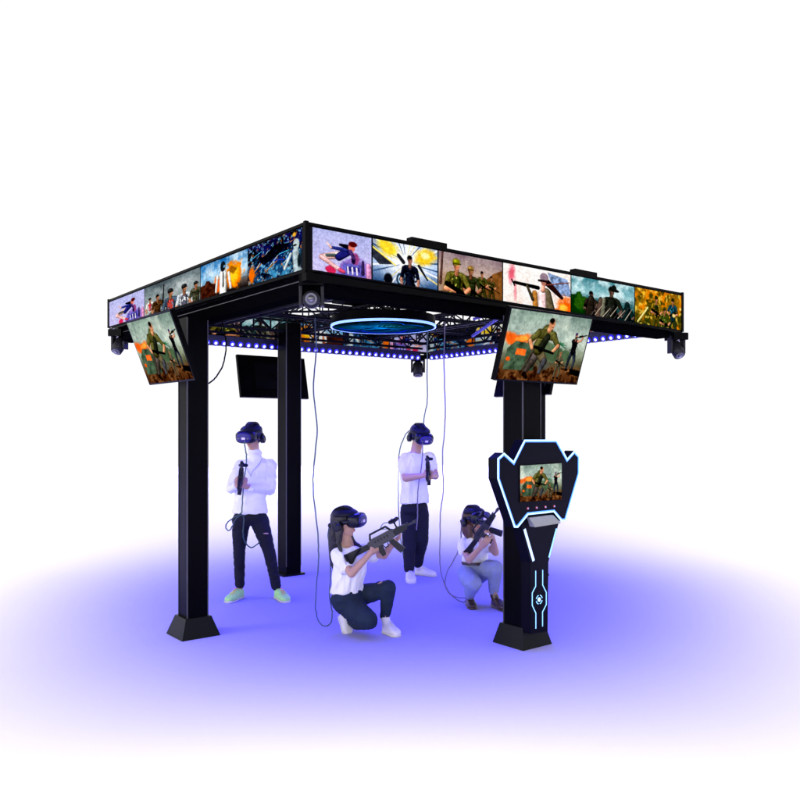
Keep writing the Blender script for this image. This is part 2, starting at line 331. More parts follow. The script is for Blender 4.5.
def p_jungle(c):
    a = c.a; c.grad([(0, (.30, .52, .56)), (.4, (.60, .76, .78)), (.7, (.22, .38, .38)), (1, (.08, .16, .16))]); c.cloud(4, (.85, .93, .94), .52, .25, .8, mask=(c.y < .5)*1.0); c.cloud(5, (.12, .26, .28), .5, .3, .8, 2, mask=np.clip((c.y-.35)*4, 0, 1))
    c.blob(a*.10, .75, .30, .32, (.10, .25, .10), .2, rag=.9); c.blob(a*.14, .68, .18, .2, (.22, .38, .14), .5, rag=1.6)
    for i, (x, hh, col) in enumerate(((.30, .95, (.20, .18, .16)), (.45, .8, (.34, .28, .25)), (.62, 1.35, (.17, .18, .16)), (.88, .85, (.13, .19, .19)))):
        c.man(a*x, .95+.02*i, hh*1.3, top=col, bot=tuple(v*.8 for v in col), skin=(.42, .34, .30), hair=(.12, .12, .12)); c.cap(a*x, .55, a*(x-.03), 1, .10*hh, .15*hh, col)
    c.blob(a*.66, .20, .17, .05, (.14, .15, .15), .2, .15); c.blob(a*.66, .15, .08, .09, (.16, .17, .16), .2); c.cap(a*.5, .5, a*.47, .95, .05, .07, (.42, .42, .36))
    for i in range(10): c.cap(a*(.3+.06*i), .98-.02*(i % 3), a*(.42+.06*i), .62+.03*(i % 4), .010, .006, (.72, .66, .60) if i % 2 else (.3, .28, .28))
def p_gold(c):
    a = c.a; c.grad([(0, (.60, .42, .12)), (.5, (.55, .44, .14)), (1, (.22, .26, .12))]); c.cloud(4, (.88, .52, .10), .5, .3, .9); c.cloud(6, (.18, .24, .12), .56, .2, .8, 4); c.cloud(9, (.92, .78, .35), .62, .1, .8, 9)
    c.man(a*.44, .74, 1.2, top=(.50, .42, .16), bot=(.30, .30, .14), vest=(.14, .20, .14), helmet=(.2, .22, .12)); c.man(a*.80, .70, 1.15, top=(.14, .28, .32), bot=(.2, .24, .16), flip=-1, helmet=(.2, .2, .12)); c.man(a*.62, 1.0, 1.15, top=(.26, .30, .14), bot=(.2, .2, .12), helmet=(.28, .26, .12))
    c.cap(a*.06, .95, a*.26, .52, .035, .03, (.86, .80, .50)); c.blob(a*.82, .62, .07, .05, (1, .85, .55), .9); c.blob(a*.97, .40, .05, .04, (1, .8, .5), .9); c.blob(a*.18, .12, .05, .05, (1, .75, .25), .9); c.blob(a*.22, .40, .04, .04, (1, .75, .25), .9); c.sparks(16, (1, .8, .4), .014)
def p_team(c):
    a = c.a; c.grad([(0, (.40, .45, .47)), (.6, (.62, .66, .66)), (1, (.35, .37, .36))]); c.cloud(3, (.80, .82, .82), .5, .4, .7); c.cloud(3, (.28, .32, .34), .58, .3, .6, 3)
    for x, hh, col, v in ((.11, .75, (.80, .80, .76), (.7, .25, .3)), (.26, 1.0, (.30, .22, .15), None), (.50, 1.35, (.30, .36, .42), (.68, .30, .28)), (.74, 1.25, (.72, .74, .76), (.35, .35, .4)), (.93, .95, (.30, .30, .24), None)):
        c.man(a*x, .50+hh*.5, hh*1.25, top=col, bot=(.2, .2, .2), vest=v, arms='down', legs=False, helmet=None if x in (.26,) else (.2, .2, .2)); 
    c.cap(a*.36, .72, a*.38, .12, .03, .018, (.16, .14, .13))
def p_fire(c):
    a = c.a; c.grad([(0, (.16, .42, .66)), (.5, (.52, .72, .86)), (.8, (.40, .36, .34)), (1, (.16, .14, .14))]); c.cloud(3, (.88, .93, .96), .52, .3, .8, mask=(c.y < .7)*1.0)
    c.blob(a*.72, .55, .34, .36, (.95, .50, .06), .3, 0, 1, 1.0); c.blob(a*.72, .55, .22, .24, (1, .78, .20), .6, 0, 1, 1.0); c.blob(a*.38, .72, .16, .22, (.93, .42, .08), .5, 0, 1, 1.0); c.blob(a*.70, .42, .14, .1, (.35, .16, .08), .5, 0, .6, 1.2)
    c.poly([(0, .62), (a*.1, .60), (a*.13, .5), (a*.2, .52), (a*.25, .62), (a*.34, .66), (a*.34, 1), (0, 1)], (.30, .18, .14), .6)
    c.cap(a*.50, .48, a*.50, 1, .16, .15, (.88, .88, .86)); c.cap(a*.38, .48, a*.35, .9, .05, .045, (.86, .86, .84)); c.cap(a*.62, .48, a*.66, .9, .05, .045, (.86, .86, .84)); c.cap(a*.505, .42, a*.505, .8, .022, .03, (.12, .12, .14)); c.blob(a*.5, .24, .11, .15, (.16, .18, .22), .2); c.blob(a*.53, .25, .05, .04, (.42, .58, .68), .3)
def p_scifi(c):
    a = c.a; c.grad([(0, (.18, .13, .36)), (.5, (.08, .20, .38)), (1, (.20, .36, .50))]); c.cloud(5, (.05, .06, .12), .5, .2, .9); c.cloud(7, (.30, .58, .74), .58, .15, .9, 3, mask=np.clip((c.y-.25)*2, 0, 1)); c.cloud(14, (.85, .50, .18), .72, .1, .8, 6); c.cloud(16, (.55, .78, .9), .66, .12, .8, 12)
    for i in range(12): c.cap(a*(.05+.06*i), .35+.05*((i*7) % 9), a*(.25+.06*i), .22+.05*((i*5) % 9), .012, .006, [(.30, .66, .92), (.92, .56, .16), (.75, .85, .9), (.2, .3, .8)][i % 4])
    c.poly([(a*.2, .45), (a*.5, .18), (a*.75, .25), (a*.55, .45), (a*.3, .6)], (.10, .11, .15), .8); c.blob(a*.07, .75, .13, .2, (.92, .46, .10), .6, 0, 1, 1.2); c.blob(a*.82, .10, .06, .05, (.9, .68, .25), .7)
    c.cap(a*.84, .52, a*.88, 1, .11, .15, (.62, .68, .70)); c.cap(a*.76, .55, a*.66, .85, .05, .04, (.70, .76, .78)); c.cap(a*.95, .55, a*.95, .9, .05, .06, (.18, .20, .24)); c.blob(a*.85, .34, .10, .13, (.72, .78, .78), .2); c.blob(a*.83, .36, .06, .025, (.05, .07, .08), .3); c.blob(a*.90, .75, .06, .16, (.16, .2, .22), .4)
def p_screen(c):
    a = c.a; c.grad([(0, (.55, .63, .58)), (.35, (.78, .83, .78)), (.55, (.60, .64, .56)), (.72, (.38, .38, .30)), (.8, (.45, .32, .22)), (1, (.34, .22, .15))])
    c.cloud(3, (.45, .52, .50), .52, .3, .6, mask=(c.y < .5)*1.0); c.cloud(3, (.90, .92, .86), .6, .2, .5, 8, mask=(c.y < .5)*1.0); c.cloud(12, (.58, .42, .28), .55, .2, .7, 5, mask=(c.y > .8)*1.0); c.cloud(14, (.15, .10, .08), .6, .15, .7, 6, mask=(c.y > .78)*1.0)
    c.blob(a*.16, .42, .30, .09, (.93, .42, .18), .5, 0, 1, 1.2); c.blob(a*.20, .40, .12, .05, (1, .65, .3), .5, 0, 1, 1.2)
    c.poly([(a*.05, .85), (a*.05, .55), (a*.13, .44), (a*.32, .46), (a*.40, .60), (a*.40, .85)], (.30, .37, .30), .5); c.poly([(a*.16, .54), (a*.27, .55), (a*.27, .64), (a*.15, .63)], (.90, .42, .2)); c.blob(a*.08, .70, .04, .03, (1, .4, .15), .6)
    c.blob(a*.52, .55, .20, .12, (.40, .46, .36), .3, rag=.8); c.blob(a*.68, .60, .26, .10, (.34, .42, .32), .3, rag=.8)
    for t in range(7): c.cap(a*.66, .42, a*.66+.16*math.cos(t*.52+3.14), .44+.10*math.sin(t*.52+3.14)+.05, .012, .006, (.20, .42, .30))
    c.cap(a*.66, .42, a*.665, .62, .012, .016, (.3, .3, .22)); c.blob(a*.52, .76, .13, .06, (.38, .38, .34), .3, rag=.4); c.poly([(a*.86, .86), (a*.86, .78), (a, .80), (a, .90)], (.12, .11, .10))
    sk = (.80, .56, .42); ol = (.36, .35, .21); gr = (.36, .33, .32)      # running soldier
    c.cap(a*.40, .58, a*.36, .74, .085, .07, gr); c.cap(a*.36, .74, a*.30, .90, .06, .04, (.30, .27, .25)); c.cap(a*.30, .90, a*.34, .95, .035, .03, (.16, .11, .08)); c.cap(a*.44, .58, a*.51, .70, .085, .065, (.40, .36, .28)); c.cap(a*.51, .70, a*.48, .86, .055, .04, (.28, .28, .30))
    c.cap(a*.41, .50, a*.47, .28, .12, .12, ol); c.cap(a*.38, .30, a*.56, .32, .07, .07, ol); c.cap(a*.44, .5, a*.49, .35, .07, .06, (.18, .19, .16)); c.cap(a*.37, .30, a*.29, .42, .055, .045, ol); c.cap(a*.29, .42, a*.33, .52, .035, .028, sk)
    c.cap(a*.57, .33, a*.64, .46, .055, .045, ol); c.cap(a*.64, .46, a*.59, .55, .035, .03, sk); c.cap(a*.49, .24, a*.50, .2, .045, .045, sk); c.blob(a*.51, .15, .062, .085, sk, .2); c.blob(a*.502, .10, .052, .038, (.13, .09, .07), .3); c.cap(a*.500, .145, a*.53, .143, .008, .006, (.3, .18, .13), 0); c.cap(a*.515, .195, a*.535, .195, .006, .005, (.4, .2, .16), 0); c.cap(a*.36, .50, a*.60, .57, .025, .018, (.12, .12, .12)); c.cap(a*.35, .56, a*.27, .84, .03, .02, (.30, .28, .24))
    c.man(a*.70, .74, .40, top=(.36, .34, .28), bot=(.35, .34, .28), hair=(.62, .42, .32), skin=(.72, .5, .38)) 
    c.man(a*.85, .52, .58, top=(.12, .11, .13), bot=(.20, .22, .26), hair=(.30, .24, .42), skin=(.82, .60, .50), arms='up')
def picture(name, painter, seed, w, h, corner, parent, mirror=False, gain=1.0):
    """corner(u, v) -> world point, u left..right, v bottom..top; a finely divided flat sheet"""
    c = Cv(w, h, seed); painter(c); dt = (c.nz(10, 11)-.5)*.10+(c.nz(30, 12)-.5)*.26; col = c.c*(1+dt[..., None]*1.3); col = np.clip(.48+(col-.5)*1.2, 0, 1)**2.2*gain
    if mirror: col = col[:, ::-1]
    vs = [corner(i/(w-1), 1-j/(h-1)) for j in range(h) for i in range(w)]
    fs = [(j*w+i, (j+1)*w+i, (j+1)*w+i+1, j*w+i+1) for j in range(h-1) for i in range(w-1)]
    me = bpy.data.meshes.new(name); me.from_pydata([tuple(v) for v in vs], [], fs)
    at_ = me.color_attributes.new('picture', 'FLOAT_COLOR', 'POINT')
    at_.data.foreach_set('color', np.concatenate([col.reshape(-1, 3), np.ones((w*h, 1))], 1).ravel().astype(np.float32))
    return link(name, me, pic_mat(), parent)
# ------------------------------------------------------------------ the gantry
cF, cL, cR = (-94., 1.0), (-465.6, 1.60), (428.6, 1.52)
cB = (cL[0]+cR[0]-cF[0], cL[1]+cR[1]-cF[1])
ZT = 205.0
zb = {'F': 161., 'L': 165., 'R': 151., 'B': 163.}
def side(a, b, t, z, off=0):             # point on a side of the canopy, off = metres outward
    X = a[0]+(b[0]-a[0])*t; D = a[1]+(b[1]-a[1])*t
    p = W(X, D, z)
    if off:
        d = (W(*b, 0)-W(*a, 0)).normalized(); n = Vector((d.y, -d.x, 0))
        mid = (W(*cF, 0)+W(*cB, 0))/2
        if (W(*a, 0)-mid).dot(n) < 0: n = -n
        p = p+n*off
    return p
gantry = empty('arena_gantry', ((cF[0]+cB[0])/2*U, (cF[1]+cB[1])/2*F*U, 0), 'black four-post gantry with lit picture boards around its roof and blue light bars', 'gantry')
def strip_box(bm, a, b, t0, t1, z0a, z0b, z1, o0, o1):
    hexa(bm, [side(a, b, t0, z0a, o0), side(a, b, t1, z0b, o0), side(a, b, t1, z0b, o1), side(a, b, t0, z0a, o1),
              side(a, b, t0, z1, o0), side(a, b, t1, z1, o0), side(a, b, t1, z1, o1), side(a, b, t0, z1, o1)])
sides = (('F', 'R', cF, cR), ('L', 'F', cL, cF), ('L', 'B', cL, cB), ('B', 'R', cB, cR))
boards = {('F', 'R'): ([0, .123, .2625, .419, .611, .8206, 1], [p_girl, p_burst, p_battle, p_smoke, p_jungle, p_gold]),
          ('L', 'F'): ([0, .26, .581, .793, 1], [p_girl, p_team, p_fire, p_scifi]),
          ('L', 'B'): ([0, .17, .34, .5, .67, .84, 1], [p_girl, p_burst, p_battle, p_jungle, p_fire, p_scifi]),
          ('B', 'R'): ([0, .26, .5, .75, 1], [p_gold, p_scifi, p_burst, p_team])}
for na, nb, a, b in sides:
    za, zc = zb[na], zb[nb]
    bm = bmesh.new(); strip_box(bm, a, b, 0, 1, za-1, zc-1, ZT, -.05, -.004)
    bm_obj('header_board', bm, BLK2, gantry)
    bm = bmesh.new(); strip_box(bm, a, b, -.002, 1.002, ZT+.3, ZT+.3, ZT+3.2, -.06, .006)
    strip_box(bm, a, b, 0, 1, za-2.6, zc-2.6, 0, 0, 0) if False else None
    bm_obj('top_rail', bm, BLK, gantry)
    bm = bmesh.new(); strip_box(bm, a, b, -.002, 1.002, za-3.4, zc-3.4, za-1.2 if za > zc else zc-1.2, -.055, .006) if False else strip_box(bm, a, b, 0, 1, za-3, zc-3, min(za, zc)-1.2, -.055, .004)
    bm_obj('bottom_rail', bm, BLK, gantry)
    T, P = boards[(na, nb)]
    for i in range(len(P)):
        t0, t1 = T[i]+.0015, T[i+1]-.0015
        L = (W(*b, 0)-W(*a, 0)).length*(t1-t0); hh = .28
        w = int(min(220, max(110, 120*L/hh*.8))); h = 110
        def cn(u, v, a=a, b=b, t0=t0, t1=t1, za=za, zc=zc, o=0.0):
            t = t0+(t1-t0)*u; zl = za+(zc-za)*t+.6
            return side(a, b, t, zl+(ZT-1-zl)*v, o)
        picture('picture_board', P[i], 3+i+len(P), w, h, cn, gantry)
        def ci(u, v, cn=cn): return cn(1-u, v, o=-.054)
        picture('inner_picture_board', P[(i+1) % len(P)], 23+i, 90, 50, ci, gantry, gain=.65)
# corner covers
for c, zz in ((cF, 161), (cL, 165), (cR, 151)):
    bm = bmesh.new(); d1 = Vector((.786, .617, 0))*.012; d2 = Vector((-.617, .786, 0))*.012
    p0 = W(*c, zz-2); p1 = W(*c, ZT+4); box(bm, (p0+p1)/2, d1*1.1, d2*1.1, Vector((0, 0, (p1.z-p0.z)/2)))
    bm_obj('corner_cover', bm, BLK, gantry, bevel=.003)
# deep black beams
for na, nb, a, b in sides[:2]:
    bm = bmesh.new(); strip_box(bm, a, b, .03, .97, 139.5, 139.5, 161.5 if na == 'L' else 151, -.20, -.057)
    if na == 'F': strip_box(bm, a, b, .035, .60, 150.5, 150.5, 158, -.19, -.058)
    bm_obj('edge_beam', bm, mat('dull_black_beam', (.0015, .0015, .002), .9, spec=0), gantry, bevel=.004)
    bm = bmesh.new(); strip_box(bm, a, b, .04, .96, 153, 153, 154, -.059, -.055)
    bm_obj('beam_seam', bm, TRIM, gantry)
# light bars with LEDs on the two far sides
LDIR = []
for (na, nb, a, b), n, t0, t1 in ((sides[2], 40, .02, .955), (sides[3], 36, .045, .97)):
    bm = bmesh.new(); strip_box(bm, a, b, t0, t1, 146, 146, 163.5, -.10, -.045)
    lb = bm_obj('light_bar', bm, mat('light_bar_housing', (.012, .01, .05), .4), gantry, bevel=.004)
    inn = (side(a, b, .5, 150, -.5)-side(a, b, .5, 150, -.1)).normalized()
    for k in range(n):
        t = t0+(t1-t0)*(k+.5)/n
        c = side(a, b, t, 149.6, -.101)
        q = (inn*.9+Vector((0, 0, -.35))).normalized()
        bm = bmesh.new(); cyl(bm, c-q*.01, c+q*.004, .034, .032, 14); nf = len(bm.faces); cyl(bm, c+q*.0042, c+q*.009, .018, .013, 14)
        bm.faces.ensure_lookup_table()
        for f_ in bm.faces[nf:]: f_.material_index = 1
        bm_obj('led_lamp', bm, HALO, lb).data.materials.append(LEDC)
    for k in range(7):
        t = t0+(t1-t0)*(k+.5)/7
        l = bpy.data.lights.new('led_spot', 'SPOT'); l.energy = 37; l.color = BLUE; l.spot_size = R(150); l.spot_blend = 1; l.shadow_soft_size = .03
        o = bpy.data.objects.new('led_spot', l); C.objects.link(o); o.location = side(a, b, t, 143, -.13)
        aim(o, o.location+inn*.6+Vector((0, 0, -1)))
# blue wash from underneath the near beams as well
for na, nb, a, b in sides[:2]:
    for k in range(6):
        t = .1+.8*(k+.5)/6
        l = bpy.data.lights.new('led_spot', 'SPOT'); l.energy = 30; l.color = BLUE; l.spot_size = R(150); l.spot_blend = 1; l.shadow_soft_size = .03
        o = bpy.data.objects.new('led_spot', l); C.objects.link(o); o.location = side(a, b, t, 138, -.14); aim(o, o.location+Vector((0, 0, -1)))
# trusses
def truss(p0, p1, h, n, r=.011, name='truss', wdt=0):
    bm = bmesh.new(); up = Vector((0, 0, h)); d, s, u = frame_of(p1-p0); offs = [Vector((0, 0, 0))] if not wdt else [s*wdt/2, -s*wdt/2]
    for o in offs:
        bar(bm, p0+o, p1+o, r*2.2); bar(bm, p0+o+up, p1+o+up, r*2.2)
        for i in range(n):
            a = p0+(p1-p0)*(i/n)+o; b = p0+(p1-p0)*((i+1)/n)+o
            bar(bm, a, a+up, r*1.3)
            if i % 2: bar(bm, a, b+up, r*1.1)
            else: bar(bm, a+up, b, r*1.1)
    if wdt:
        for i in range(n+1):
            a = p0+(p1-p0)*(i/n)
            for z in (Vector((0, 0, 0)), up): bar(bm, a+s*wdt/2+z, a-s*wdt/2+z, r*1.2)
    return bm_obj(name, bm, mat('truss_black', (.003, .003, .008), .5, spec=.06), gantry)
for na, nb, a, b in sides:
    truss(side(a, b, .05, 176, -.30), side(a, b, .95, 176, -.30), .17, 18, r=.014)
    truss(side(a, b, .05, 168, -.16), side(a, b, .95, 168, -.16), .20, 16, r=.012)
def mid(t, s_, z):                       # t along F->R, s_ along F->L
    return W(cF[0]+(cR[0]-cF[0])*t+(cL[0]-cF[0])*s_, cF[1]+(cR[1]-cF[1])*t+(cL[1]-cF[1])*s_, z)
for s_ in (.30, .70): truss(mid(.04, s_, 182), mid(.96, s_, 182), .15, 16, wdt=.12)
for t in (.25, .5, .75): truss(mid(t, .05, 178), mid(t, .95, 178), .15, 14, wdt=.10)
truss(mid(.08, .08, 186), mid(.92, .92, 186), .10, 22, r=.009)
truss(mid(.06, .94, 186), mid(.94, .06, 186), .10, 22, r=.009)
# bundles of wiring and dark boxes in the roof
bm = bmesh.new()
for k in range(12):
    a0 = random.random()*.7+.1; b0 = random.random()*.7+.1
    tube(bm, [mid(a0+i*.07*random.uniform(.6, 1.2), b0+random.uniform(-.03, .03), 200-random.random()*16) for i in range(5)], .008, 6, 5)
bm_obj('roof_wiring', bm, BLK2, gantry)
for t, s_, sx, sy in ((.12, .12, .32, .18), (.30, .10, .5, .14), (.5, .12, .30, .2), (.12, .42, .2, .35), (.72, .12, .4, .2), (.20, .78, .3, .2), (.86, .3, .3, .22), (.62, .84, .42, .2), (.4, .5, .3, .3), (.84, .8, .3, .3)):
    bm = bmesh.new(); box(bm, mid(t, s_, 196), Vector((.786, .617, 0))*sx/2, Vector((-.617, .786, 0))*sy/2, Vector((0, 0, .03)))
    bm_obj('power_box', bm, BLK2, gantry, bevel=.006)
# boxes standing on the top rail
for t, ln in ((.245, .34), (.66, .30)):
    bm = bmesh.new(); p = side(cF, cR, t, ZT+6.3, -.035)
    box(bm, p, Vector((.786, .617, 0))*ln/2, Vector((-.617, .786, 0))*.03, Vector((0, 0, .019)))
    bm_obj('roof_control_box', bm, BLK, gantry, bevel=.005)
# diagonal braces, blue light put into their colour
for p, q in ((mid(.52, .06, 165), mid(.60, .30, 140)), (mid(.70, .05, 196), mid(.62, .32, 168)), (mid(.05, .3, 190), mid(.2, .12, 168))):
    bm = bmesh.new(); bar(bm, p, q, .022); bm_obj('brace', bm, mat('blue_lit_brace', (.06, .05, .35), .4), gantry)
# posts
uR = Vector((.786, .617, 0)); uL = Vector((-.617, .786, 0))
posts = []
def post(X, D, wd, base, ztop=142):
    c = W(X, D, 0); c.z = 0; top = EYE+ztop*U; h = wd/2
    bm = bmesh.new(); box(bm, c+Vector((0, 0, top/2)), uR*h, uL*h, Vector((0, 0, top/2-.003)))
    p = bm_obj('post', bm, BLK, gantry, bevel=.006)
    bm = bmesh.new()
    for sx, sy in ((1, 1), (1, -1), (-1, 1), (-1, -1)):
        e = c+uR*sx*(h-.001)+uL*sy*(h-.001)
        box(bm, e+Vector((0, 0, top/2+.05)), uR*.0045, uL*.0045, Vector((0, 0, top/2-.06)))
    bm_obj('edge_highlight', bm, TRIM, p, bevel=.0015)  # grey strips stand in for the highlight along each post corner
    bm = bmesh.new()
    if base:
        k0, k1 = .165, h+.022
        hexa(bm, [c+uR*sx*k0+uL*sy*k0+Vector((0, 0, .002)) for sx, sy in ((-1, -1), (1, -1), (1, 1), (-1, 1))]+[c+uR*sx*k1+uL*sy*k1+Vector((0, 0, .16)) for sx, sy in ((-1, -1), (1, -1), (1, 1), (-1, 1))])
        bm_obj('base_cover', bm, BASEM, p, bevel=.008)
    else:
        box(bm, c+Vector((0, 0, .012)), uR*(h+.045), uL*(h+.02), Vector((0, 0, .010))); bm_obj('base_plate', bm, BASEM, p, bevel=.003)
    posts.append(c); return p
post(-263, 1.272, .178, True)
post(149, 1.22, .205, True)
post(-199, 1.80, .192, False, 192)
post(238, 1.785, .19, False, 192)
# ------------------------------------------------------------------ round lamp in the roof centre
cc = W(-26, 1.56, 161); rr = .53
disc = empty('ceiling_disc_lamp', cc, 'large round black ceiling lamp with glowing blue rim under the middle of the gantry roof', 'ceiling lamp')
bm = bmesh.new(); loft(bm, [(cc+Vector((0, 0, .006)), Vector((rr-.004, 0, 0)), Vector((0, rr-.004, 0))), (cc+Vector((0, 0, .10)), Vector((rr-.004, 0, 0)), Vector((0, rr-.004, 0)))], 96)
bm_obj('drum', bm, BLK, disc)
def ring_bm(c, r0, r1, z0, z1, n=128):
    bm = bmesh.new(); V = []
    for k in range(n):
        t = 2*math.pi*k/n; e = Vector((math.cos(t), math.sin(t), 0)); V.append([bm.verts.new(c+e*r+Vector((0, 0, z))) for r, z in ((r0, z0), (r1, z0), (r1, z1), (r0, z1))])
    for k in range(n):
        a, b = V[k], V[(k+1) % n]
        for i in range(4): bm.faces.new((a[i], b[i], b[(i+1) % 4], a[(i+1) % 4]))
    return bm
bm_obj('light_ring', ring_bm(cc, rr-.004, rr+.004, -.010, .013), mat('lit_pale_blue_ring', (.4, .6, 1), .3, emit=(.22, .42, 1.0), estr=1.4), disc)
bm_obj('halo_ring', ring_bm(cc, rr-.014, rr-.0045, -.008, .004), mat('lit_deep_blue_ring', (.05, .05, .8), .3, emit=(.02, .06, .9), estr=1.0), disc)
def p_disc(c):
    c.grad([(0, (.03, .22, .40)), (.5, (.02, .22, .26)), (1, (.02, .14, .16))]); c.blob(.42, .5, .3, .28, (.06, .42, .66), .9, 0, .8, .9); c.blob(.4, .35, .2, .1, (.02, .08, .2), .4, .4, .9, .8); c.blob(.62, .6, .18, .14, (.02, .30, .34), .4, 0, .9, .9)
    for i in range(9): c.cap(.28+.05*i, .60+.02*math.sin(i), .30+.05*i, .66-.02*(i % 3), .008, .006, (.30, .62, .85))
    for i in range(14): t = .2+i*.1; c.cap(.5+.4*math.cos(t), .5+.4*math.sin(t), .5+.4*math.cos(t+.1), .5+.4*math.sin(t+.1), .010, .010, (.12, .36, .90))
    for i in range(20): t = 3.3+i*.13; c.cap(.5+.43*math.cos(t), .5+.43*math.sin(t), .5+.43*math.cos(t+.05), .5+.43*math.sin(t+.05), .016, .016, (.10, .10, .85))
    c.cap(.25, .3, .5, .45, .02, .05, (.04, .46, .72)); c.cap(.7, .35, .45, .5, .012, .04, (.04, .40, .70))
def cd(u, v):
    x = u*2-1; y = v*2-1; q = max(abs(x), abs(y)); l = math.hypot(x, y) or 1
    return cc+Vector((x*q/l, y*q/l, 0))*(rr-.0145)+Vector((0, 0, -.0085))
picture('lit_disc_face', p_disc, 5, 90, 90, cd, disc)
for k in range(10):
    t = 2*math.pi*k/10
    l = bpy.data.lights.new('disc_spot', 'SPOT'); l.energy = 38; l.color = BLUE; l.spot_size = R(155); l.spot_blend = 1; l.shadow_soft_size = .03
    o = bpy.data.objects.new('disc_spot', l); C.objects.link(o); o.location = cc+Vector((math.cos(t)*.46, math.sin(t)*.46, -.05)); aim(o, o.location+Vector((0, 0, -1)))
# ------------------------------------------------------------------ tilted screens
def screen(name_lbl, ctop, u, wd, down, lit, postc, group):
    v = down.normalized(); v = (v-u*v.dot(u)).normalized(); n = u.cross(-v).normalized(); H = down.length
    e = empty('wall_screen', ctop, name_lbl, 'screen', group)
    c = ctop+v*H/2
    bm = bmesh.new(); box(bm, c-n*.022, u*wd/2, v*H/2, n*.02); bm_obj('housing', bm, BLK, e, bevel=.004)
    bm = bmesh.new(); box(bm, c-n*.055, u*wd*.28, v*H*.30, n*.013); bm_obj('rear_cover', bm, BLK2, e, bevel=.006)
    m = .014
    def cn(a, b): return ctop+u*(a-.5)*(wd-2*m)+v*(m+(H-2*m)*(1-b))
    if lit: picture('display', p_screen, 11, 230, 136, cn, e)
    else:
        bm = bmesh.new(); box(bm, c-n*.001, u*(wd/2-m), v*(H/2-m), n*.001); bm_obj('display', bm, GLASS, e)
    bm = bmesh.new(); bar(bm, c-n*.068, Vector((postc.x, postc.y, c.z+.04)), .05); bm_obj('bracket', bm, BLK2, e, bevel=.004)
    return e
G2 = 'tilted screens hung round the gantry'
screen('lit tilted screen under the right-hand picture boards, on the post with the control cabinet', W(177, 1.147, 135), uR, .925, Vector((-24*U, .016*F*U, -79*U)), True, posts[1], G2)
screen('lit tilted screen under the left-hand picture boards, on the post with no cabinet', W(-306, 1.207, 137.4), Vector((.64, -.768, 0)).normalized(), .875, Vector((29*U, .017*F*U, -79*U)), True, posts[0], G2)
screen('unlit screen seen from behind, on the slim rear post beside the man in a turtleneck', W(-251, 1.930, 140), Vector((-.786, -.617, 0)), .95, Vector((10*U, -.018*F*U, -80*U)), False, posts[2], G2)
screen('unlit screen peeking out behind the lit right-hand screen', W(243, 1.855, 140), Vector((-.617, .786, 0)), .90, Vector((-18*U, -.016*F*U, -78*U)), False, posts[3], G2)
# ------------------------------------------------------------------ corner lamps
def mover(lbl, p, yaw, s=1.0, tilt=.3):
    e = empty('moving_head_lamp', p, lbl, 'spotlight', 'small swivelling lamps at the corners of the roof')
    f = Vector((math.cos(yaw), math.sin(yaw), 0)); r = Vector((-f.y, f.x, 0)); z = Vector((0, 0, 1))
    gm = mat('lamp_grey_plastic', (.012, .012, .014), .45, spec=.2)
    bm = bmesh.new(); box(bm, p-z*.03*s, f*.07*s, r*.07*s, z*.03*s); bm_obj('mount', bm, BLK, e, bevel=.008)
    bm = bmesh.new()
    for q in (-1, 1): box(bm, p+r*q*.062*s-z*.10*s, f*.03*s, r*.010*s, z*.075*s)
    box(bm, p-z*.045*s, f*.028*s, r*.066*s, z*.012*s)
    fuse('yoke', bm, gm, e, .004, 1)
    d = (f*math.cos(tilt)-z*math.sin(tilt)); hc = p-z*.135*s; dd, ss, uu = frame_of(d)
    bm = bmesh.new(); loft(bm, [(hc-d*.075*s, ss*.03*s, uu*.03*s), (hc-d*.05*s, ss*.05*s, uu*.05*s), (hc+d*.02*s, ss*.052*s, uu*.052*s), (hc+d*.075*s, ss*.048*s, uu*.048*s)], 24)
    h = bm_obj('lamp_head', bm, gm, e, True)
    bm = bmesh.new(); cyl(bm, hc+d*.074*s, hc+d*.082*s, .034*s, .034*s, 24); bm_obj('lens_ring', bm, mat('lamp_ring', (.10, .10, .11), .4), h)
    bm = bmesh.new(); cyl(bm, hc+d*.0825*s, hc+d*.088*s, .022*s, .016*s, 24); bm_obj('lens', bm, GLASS, h, True)
    return e
mover('grey swivelling lamp hung under the near corner where both lit picture faces meet', W(-91, 1.03, 158), -1.5, 1.15, .1)
mover('black swivelling lamp hung at the left end of the picture boards', W(-443, 1.58, 158), -1.9, 1.15, .9)
mover('grey swivelling lamp hung at the right end of the picture boards', W(420, 1.52, 147), -1.3, 1.15, .9)
mover('black swivelling lamp hung at the far corner between the two blue light bars', W(cB[0]-19, cB[1], 158), -1.57, 1.35, 1.2)
# ------------------------------------------------------------------ control cabinet on the right front post
nK = Vector((.617, -.786, 0)); pc = posts[1]
def onplane(px, py, off):                # point of the cabinet's upright plane, off metres in front of the post's centre
    P0 = pc+nK*off; d = Vector(((px-400)/F, 1, (430-py)/F)); t = nK.dot(P0-cam.location)/nK.dot(d); return cam.location+d*t
cab = empty('control_cabinet', pc+nK*.16, 'black angular cabinet with glowing ice-blue edges and small screen on the right post', 'control cabinet')
OUT = [(524.2, 439.8), (556.5, 439.8), (567, 458.8), (574.2, 450.7), (579.3, 456.3), (579.3, 473.5), (565.5, 520.8), (561, 521), (553.5, 512), (527.7, 514.8), (517.5, 527.5), (514, 527.5), (497.3, 478.8), (497.3, 458.5), (503.7, 452.8), (513.3, 461.6)]
KO = .235
O3 = [onplane(x, y, KO) for x, y in OUT]
cen = sum(O3, Vector())/len(O3)
